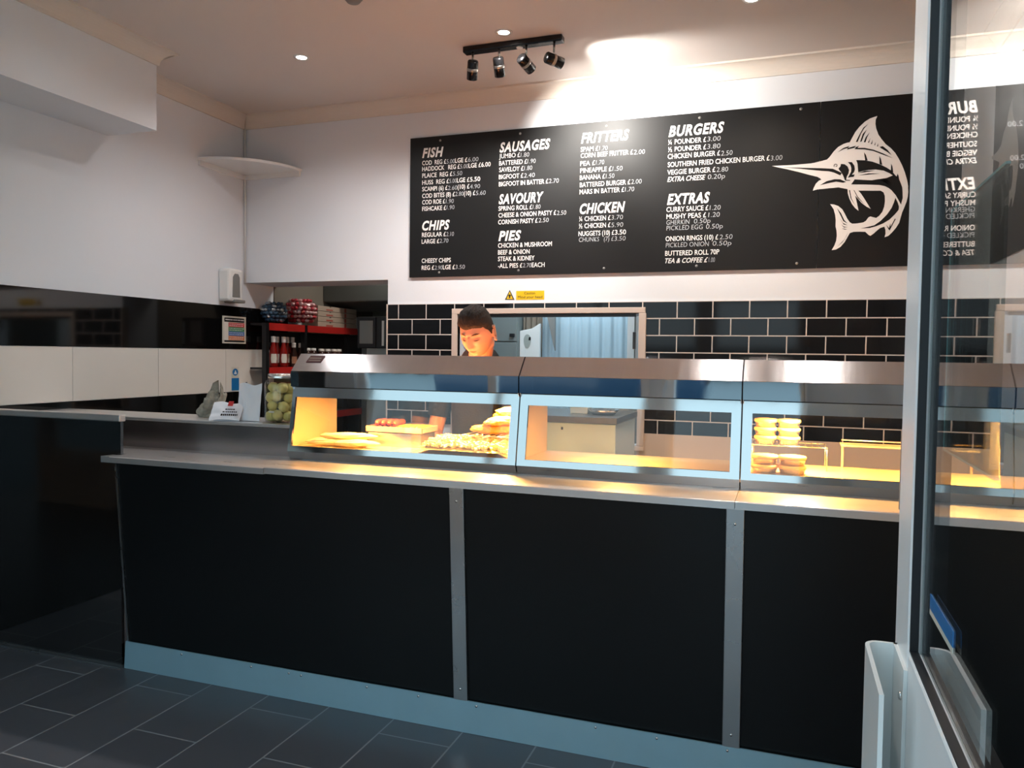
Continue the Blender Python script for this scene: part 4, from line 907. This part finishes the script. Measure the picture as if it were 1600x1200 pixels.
DARK = [(Z8, [(-250, 812), (0, 818), (150, 822), (300, 825), (455, 832), (540, 870), (580, 890), (560, 925), (470, 885), (400, 868), (300, 862), (150, 848), (0, 832)]),
 (Z8, [(570, 765), (620, 770), (660, 800), (680, 850), (672, 900), (650, 940), (640, 985), (700, 990), (690, 1000), (625, 995), (600, 930), (575, 885), (545, 850), (535, 830), (560, 800)]),
 (Z8, [(665, 740), (720, 740), (755, 790), (762, 840), (750, 880), (720, 915), (760, 912), (745, 945), (700, 950), (665, 958), (690, 910), (710, 870), (712, 820), (700, 780)]),
 (Z8, [(780, 712), (900, 715), (1010, 735), (1120, 775), (1200, 815), (1270, 860), (1330, 930), (1365, 955), (1390, 1010), (1420, 1090), (1424, 1160), (1426, 1240), (1402, 1330), (1365, 1262), (1330, 1200), (1270, 1130), (1230, 1100), (1180, 1075), (1100, 1058), (900, 1052), (710, 1050), (760, 980), (870, 987), (1000, 992), (1080, 978), (1200, 962), (1290, 925), (1240, 893), (1160, 858), (1050, 842), (950, 850), (870, 865), (810, 882), (803, 820), (798, 760)]),
 (Z8, [(888, 603), (915, 640), (940, 718), (905, 718)]), (Z8, [(1103, 655), (1125, 700), (1142, 780), (1105, 768)]), (Z8, [(1265, 765), (1283, 800), (1296, 885), (1262, 862)]), (Z8, [(1357, 900), (1368, 930), (1378, 985), (1340, 945)]),
 (Z9, [(1190, 290), (1225, 360), (1245, 430), (1240, 480), (1180, 550), (1100, 630), (1000, 690), (900, 730), (790, 762), (650, 768), (760, 745), (860, 720), (960, 650), (1060, 550), (1130, 450), (1165, 370)]),
 (Z8, [(275, 1062), (370, 1005), (480, 978), (560, 980), (640, 1015), (600, 1027), (500, 1012), (400, 1032)]),
 (Z8, [(775, 460), (800, 460), (850, 340), (885, 275), (945, 212), (880, 262), (820, 370)]), (Z8, [(835, 460), (855, 455), (885, 370), (928, 285), (872, 350)]), (Z8, [(885, 465), (910, 465), (930, 400), (968, 325), (912, 395)]),
 (Z8, [(943, 470), (958, 470), (977, 405)]), (Z8, [(983, 490), (1000, 490), (1012, 428)]), (Z8, [(1030, 505), (1044, 505), (1052, 460)]), (Z8, [(1068, 522), (1084, 522), (1087, 480)]),
 (Z8, [(520, 605), (600, 545), (690, 515), (662, 545), (780, 512), (755, 540), (825, 513), (797, 542), (900, 543), (1020, 568), (1150, 618), (1290, 685), (1150, 637), (1020, 587), (900, 565), (755, 560), (778, 537), (650, 566), (668, 540), (600, 562)]),
 (Z8, [(1108, 528), (1150, 518), (1220, 575), (1275, 645), (1200, 592), (1120, 545)]),
 (Z8, [(800, 893), (900, 862), (1040, 858), (900, 882)]), (Z8, [(810, 925), (950, 897), (1115, 897), (950, 914)]), (Z8, [(1090, 985), (1190, 1000), (1275, 1085), (1180, 1022)]), (Z8, [(1140, 975), (1220, 990), (1290, 1060), (1210, 1008)]),
 (Z9, [(1045, 708), (1092, 765), (1112, 688), (1116, 742), (1180, 620), (1197, 618), (1100, 802), (1078, 775)]),
 (Z9, [(275, 448), (340, 530), (392, 640), (445, 695), (375, 655), (330, 560)]), (Z9, [(322, 608), (372, 682), (448, 724), (380, 706)]), (Z9, [(342, 706), (390, 742), (448, 748), (388, 756)]), (Z9, [(350, 768), (400, 775), (440, 782), (400, 788)]),
 (Z9, [(455, 826), (392, 945), (285, 1050), (362, 985), (425, 890)]), (Z9, [(465, 170), (480, 170), (505, 300), (560, 410), (490, 300)]), (Z9, [(535, 165), (550, 175), (605, 275), (715, 400), (600, 292)])]
def flat(poly_lists, y, key):
    m = MB().m(key); pts = []
    for Zf, L in poly_lists:
        for q in L: p = at(*Zf(*q), 1, y); pts.append((p.x, y, p.z))
    m.poly(pts); return m
part('marlin_emblem', flat(OUT, PY, 'letter'), mbd, label='white leaping marlin with a long bill')
m = MB().m('board')
for Zf, L in DARK:
    m.poly([(at(*Zf(*q), 1, PY-.0006).x, PY-.0006, at(*Zf(*q), 1, PY-.0006).z) for q in L])
e = [(500+r_*math.cos(a_), 790+r_*math.sin(a_)) for r_, a_ in [(34-k*1.6, 2.6+k*.42) for k in range(16)]]
e2 = [(500+(r_-9)*math.cos(a_), 790+(r_-9)*math.sin(a_)) for r_, a_ in [(34-k*1.6, 2.6+k*.42) for k in range(16)]]
for i in range(15):
    m.poly([(at(*Z8(*q), 1, PY-.0006).x, PY-.0006, at(*Z8(*q), 1, PY-.0006).z) for q in (e[i], e[i+1], e2[i+1], e2[i])])
part('marlin_detail', m, mbd, label='black line detail of the marlin')
# board on the right wall, seen through the door glass
rb = thing('menu_board', 'second black menu board on the right wall, seen through the door glass', 'menu board', (XR, 4.2, 2.4))
part('panel', MB().m('board').box(XR-.008, XR-.0005, 2.9, YB-.03, bz0, bz1), rb)
m = MB().m('letter2'); rg_ = random.Random(4)
for cy in (4.05, 3.55):
    z = 2.78; y = cy
    while z > 2.05:
        big = rg_.random() < .18; h = .045 if big else .018; y = cy; end = cy-rg_.uniform(.2, .42)
        while y > end: l = rg_.uniform(.012, .05); m.box(XR-.0092, XR-.0082, y-l, y, z, z+h); y -= l+.010
        z -= .045 if not big else .07
part('menu_lines', m, rb, label='rows of grey illegible lettering')
mm = MB().m('letter2')
cx_, cz_ = at(*Z7(700, 550), 1, BY).x, at(*Z7(700, 550), 1, BY).z
pts = []
for Zf, L in OUT:
    for q in L: p = at(*Zf(*q), 1, BY); pts.append((XR-.0085, 4.45-(p.x-cx_)*.8, 2.45+(p.z-cz_)*.8))
mm.poly(pts); part('marlin_emblem', mm, rb)

# ------------------------------------------------------------------ person behind the cabinets
def sm(a, b, x): t = max(0., min(1., (x-a)/(b-a))); return t*t*(3-2*t)
def g2(x, z, cx, cz, sx, sz): return math.exp(-((x-cx)/sx)**2-((z-cz)/sz)**2)
def head_pt(n):
    """surface of the head for unit direction n; face looks along -y"""
    x, y, z = n.x*.0765, n.y*.097, n.z*.118
    if z < 0:
        t = min(1, -z/.118)
        x *= 1-.20*t**1.2-.10*sm(.5, 1, t)
        if y > 0: y *= 1-.50*t
        else: y *= 1+.10*t
    else: x *= 1+.02*sm(0, .06, z)
    if y < 0:
        f = sm(.0, -.06, y) if False else sm(0, 1, -n.y)
        ax = abs(x)
        y += f*(.005*g2(ax, z, .0, .06, .05, .03))
        y -= f*(.0050*g2(ax, z, .026, .026, .020, .008))
        y += f*(.0150*g2(ax, z, .032, .005, .015, .011))
        y -= f*(.0055*g2(ax, z, .032, -.001, .012, .0075))
        y -= f*(.0045*g2(ax, z, .046, -.026, .018, .016))
        u = (.014-z)/.052
        if 0 <= u <= 1.25:
            hgt = .006+.025*u**1.1 if u < 1 else .031*(1-(u-1)/.25)**.6
            y -= f*hgt*math.exp(-(x/(.0075+.0055*min(u, 1)))**2)
        y -= f*.007*g2(ax, z, .014, -.036, .0065, .0065)
        y -= f*(.0065*g2(ax, z, 0, -.058, .020, .0055)+.0065*g2(ax, z, 0, -.0705, .016, .006))
        y += f*.0050*g2(ax, z, 0, -.064, .022, .0024)
        y += f*.0045*g2(ax, z, 0, -.083, .022, .006)
        y -= f*.0085*g2(ax, z, 0, -.100, .022, .014)
    return Vector((x, y, z))
HC = Vector((-1.405, 3.455, 1.556))
yaw_h = math.radians(-3); pit = math.radians(25)
HM = Matrix.Translation(HC) @ Matrix.Rotation(yaw_h, 4, 'Z') @ Matrix.Rotation(pit, 4, 'X') @ Matrix.Scale(1.0, 4)
person = thing('person', 'person with short dark hair in a black T-shirt, looking down behind the leftmost cabinet', 'person', (-1.47, 3.62, 0))
bm = MB().m('skin')
t = bmesh.new(); bmesh.ops.create_icosphere(t, subdivisions=6, radius=1); dirs = [v.co.normalized() for v in t.verts]; fcs = [[v.index for v in f.verts] for f in t.faces]; t.free()
vs = [bm.bm.verts.new(HM @ head_pt(d)) for d in dirs]
for f in fcs: bm._f([vs[i] for i in f], True)
for sx in (-1, 1):                                              # ears
    n = 14
    ce = Vector((sx*.0785, .010, -.008)); em = HM @ Matrix.Translation(ce) @ Matrix.Rotation(sx*.35, 4, 'Z') @ Matrix.Rotation(-.15, 4, 'X')
    pts = []; rr = []
    for k in range(n+1):
        a = -2.2+k*4.4/n; pts.append(em @ Vector((sx*.008, .020*math.cos(a)+.002, .034*math.sin(a)*1.02))); rr.append(.0062-.0008*math.cos(a))
    bm.tube(pts, rr, 8); bm.ball(em @ Vector((sx*.001, -.0, -.0)), .020, 2, (.28, .75, 1.15), mtx=HM.to_3x3().to_4x4()); bm.ball(em @ Vector((sx*.004, -.004, -.025)), .0085, 2, (.6, 1, 1.1))
NK = HM @ Vector((0, .045, -.07)); CH = Vector((-1.46, 3.61, 1.42))
bm.tube([HM @ Vector((0, .035, -.045)), NK, (NK+CH)/2 + Vector((0, .01, 0)), CH, CH-Vector((0, 0, .08))], [.052, .055, .057, .062, .085], 20)
PM = Matrix.Translation((-1.47, 3.62, 0)) @ Matrix.Rotation(math.radians(-10), 4, 'Z')
def W(x, y, z): return PM @ Vector((x, y, z))
bm.tube([W(0, .02, 1.38), W(0, .03, 1.25), W(0, .035, 1.05), W(0, .035, .93), W(0, .035, .84)], [.10, .125, .115, .12, .13], 20)
hands = []
for sx in (-1, 1):
    sh_ = W(sx*.185, .02, 1.365); el = W(sx*.235, -.03, 1.045); wr = W(sx*.12, -.20, .985)
    bm.tube([W(sx*.08, .02, 1.38), sh_, (sh_+el)/2, el], [.06, .052, .046, .040], 14); bm.tube([el, (el*.6+wr*.4), wr], [.041, .038, .027], 14)
    d = (wr-el).normalized(); dn = Vector((0, 0, -1)); side = d.cross(dn).normalized(); pal = wr+d*.045
    bm.ball(pal, .045, 3, (1, .95, .33), mtx=Matrix((side, d, -dn)).transposed().to_4x4())
    for k, (off, L) in enumerate([(-.030, .062), (-.010, .074), (.010, .070), (.029, .055)]):
        b0 = wr+d*.075+side*off; p = [b0, b0+d*L*.4+Vector((0, 0, -.010)), b0+d*L*.65+Vector((0, 0, -.028)), b0+d*L*.75+Vector((0, 0, -.045))]
        bm.tube(p, [.0088, .0082, .0076, .0065], 8)
    tb = wr+d*.025-side*sx*-.03; bm.tube([tb, tb+side*sx*.022+d*.022, tb+side*sx*.028+d*.048+Vector((0, 0, -.012))], [.0115, .0105, .0085], 8)
for sx in (-1, 1):
    bm.tube([W(sx*.06, .035, .92), W(sx*.085, .03, .82), W(sx*.09, .01, .50), W(sx*.09, .04, .10), W(sx*.09, .03, .06)], [.10, .088, .058, .040, .042], 14)
    bm.tube([W(sx*.09, .05, .045), W(sx*.095, -.05, .035), W(sx*.10, -.13, .022)], [.036, .034, .020], 12)
body = part('body', bm, person)
rm = body.modifiers.new('one_surface', 'REMESH'); rm.mode = 'VOXEL'; rm.voxel_size = .0036; rm.use_smooth_shade = True
smo = body.modifiers.new('soften', 'SMOOTH'); smo.iterations = 2; smo.factor = .5
# hair shell
hm = MB().m('hair'); hv = []
for d in dirs:
    p = head_pt(d)
    front = sm(.030, -.05, p.y)                                  # 1 at the face
    line = -.030+.080*front + .004*math.sin(p.x*70)*front + .003*noise.noise(Vector((p.x*200, 0, 0)))*front          # hairline height
    if abs(p.x) > .05 and -.045 < p.y < .0: line -= .010*sm(.05, .07, abs(p.x))
    inside = sm(line-.004, line+.006, p.z)
    top = sm(.045, .105, p.z)
    fr = front*sm(.040, .062, p.z)
    th = .0035+.0115*top+.009*fr*(1-.3*top)
    nz = noise.noise(Vector((p.x*90, p.y*22, p.z*90)))*.0042*(.3+top)+noise.noise(p*160)*.0010
    o_ = d*((th+nz)*inside-.004*(1-inside))
    if fr > 0: o_ += Vector((0, -.007*fr*inside, .004*top))
    hv.append(hm.bm.verts.new(HM @ (p+o_)))
for f in fcs: hm._f([hv[i] for i in f], True)
part('hair', hm, person, label='short dark brown hair, faded at the sides')
def face_strip(key, pts, w_, off):
    m = MB().m(key); rows = []
    for i, (x, z) in enumerate(pts):
        k = math.sin(PI*(i+.4)/(len(pts)-.2)); row = []
        for s_ in (-1, 1):
            zz = z+s_*w_*k; xn = max(-.99, min(.99, x/.0765)); zn = zz/.118; yn = -math.sqrt(max(.01, 1-xn*xn-zn*zn))
            p = head_pt(Vector((xn, yn, zn)).normalized() if False else Vector((xn, yn, zn))); row.append(m.bm.verts.new(HM @ (p+Vector((0, -off, 0)))))
        rows.append(row)
    for a, b in zip(rows, rows[1:]): m._f([a[0], b[0], b[1], a[1]], True)
    return m
for sx in (-1, 1):
    part('eyebrow', face_strip('brow', [(sx*(.012+.0052*k), .0205+.0052*math.sin(PI*k/7*.8)) for k in range(8)], .0046, .0016), person, label='dark eyebrow')
    part('eyelash_line', face_strip('brow', [(sx*(.019+.0038*k), -.0045-.0022*math.sin(PI*k/7)) for k in range(8)], .0020, .0016), person, label='lowered eyelid with lashes')
part('lips', face_strip('lip', [(-.022+.0044*k, -.0635) for k in range(11)], .0065, .0008), person, label='closed lips')
# clothing
ts = MB().m('cloth')
ts.tube([W(0, .035, 1.475), W(0, .03, 1.435), W(0, .028, 1.34), W(0, .035, 1.15), W(0, .035, 1.0), W(0, .035, .86)], [.072, .105, .150, .150, .140, .150], 28, cap=False)
for sx in (-1, 1): ts.tube([W(sx*.05, .02, 1.395), W(sx*.18, .02, 1.375), W(sx*.21, .0, 1.25), W(sx*.225, -.01, 1.13)], [.055, .068, .060, .060], 18, cap=False)
o = part('tshirt', ts, person, label='black T-shirt'); sb = o.modifiers.new('sub', 'SUBSURF'); sb.levels = 1; sb.render_levels = 1
tr_ = MB().m('trousers')
for sx in (-1, 1): tr_.tube([W(sx*.055, .035, .93), W(sx*.085, .03, .82), W(sx*.09, .015, .50), W(sx*.09, .04, .08)], [.118, .102, .078, .065], 20, cap=False)
part('trousers', tr_, person)
for sx in (-1, 1): part('shoe', MB().m('shoe').tube([W(sx*.09, .085, .048), W(sx*.09, .03, .052), W(sx*.097, -.08, .044), W(sx*.102, -.165, .030)], [.036, .046, .042, .026], 14), person)
# unseen warm bar, added only to light the face
hl = thing('face_fill_bar', 'added glowing bar behind the leftmost cabinet, lighting the face', 'light', (-1.5, 3.275, 1.25))
part('bar', MB().m('inner').box(-1.86, -1.14, 3.262, 3.285, 1.302, 1.322), hl)
part('glow_tube', MB().m('heat').tube([(-1.84, 3.292, 1.312), (-1.16, 3.292, 1.312)], .006, 8), hl)
l = light('face_fill_beam', 'AREA', (-1.5, 3.305, 1.312), 8.0, (1, .28, .09), shape='RECTANGLE', size=.7, size_y=.03); aim(l, (-1.45, 3.5, 1.50))

# ------------------------------------------------------------------ small fittings
dt = thing('smoke_alarm', 'round grey smoke alarm on the ceiling at the top edge', 'alarm', (at(552, -6, 2, ZC).x, at(552, -6, 2, ZC).y, ZC))
q = dt.location.copy()
part('base', MB().m('grey').lathe([(0, -.03), (.03, -.03), (.045, -.012), (.05, 0)], q, 24, cap=False), dt)
# ------------------------------------------------------------------ street outside
gw = thing('garden_wall', 'low brick garden wall across the street outside', 'wall', (0, -13, 0)); part('wall', MB().m('garden').box(-14, 12, -13.2, -13, -.08, .9), gw)
m = MB().m('hedge'); m.sheet(lambda u, v: Vector((-14+26*u, -13.5-.3*math.sin(v*PI)+.25*noise.noise(Vector((u*40, v*3, 0))), .2+1.5*v+.15*noise.noise(Vector((u*30, 4, v))))), 120, 8)
m.box(-14, 12, -14.3, -13.75, -.08, 1.75); tag(m.build('hedge'), 'dark green hedge behind the garden wall across the street', 'hedge', kind='stuff')
car = thing('car', 'dark blue car parked outside the shop', 'car', (-3.2, -6.2, 0))
prof = [(-2.1, .25), (-2.15, .6), (-2.0, .85), (-1.2, .98), (-.55, 1.42), (.75, 1.45), (1.5, 1.05), (2.05, .95), (2.12, .55), (2.08, .25)]
part('bodywork', MB().m('carpaint').prism([(x-3.2, z) for x, z in prof], 1, -7.05, -5.35), car, bevel=.06)
part('side_window', MB().m('carglass').prism([(x-3.2, z) for x, z in [(-1.0, 1.0), (-.5, 1.36), (.7, 1.39), (1.25, 1.05)]], 1, -5.352, -5.34), car)
for x in (-1.35, 1.3):
    for y in (-5.5, -6.9): part('wheel', MB().m('tyre').lathe([(0, -.1), (.28, -.1), (.31, -.07), (.31, .07), (.28, .1), (0, .1)], (x-3.2, y, .23), 26, mtx=Matrix.Rotation(PI/2, 4, 'X'), cap=False), car)
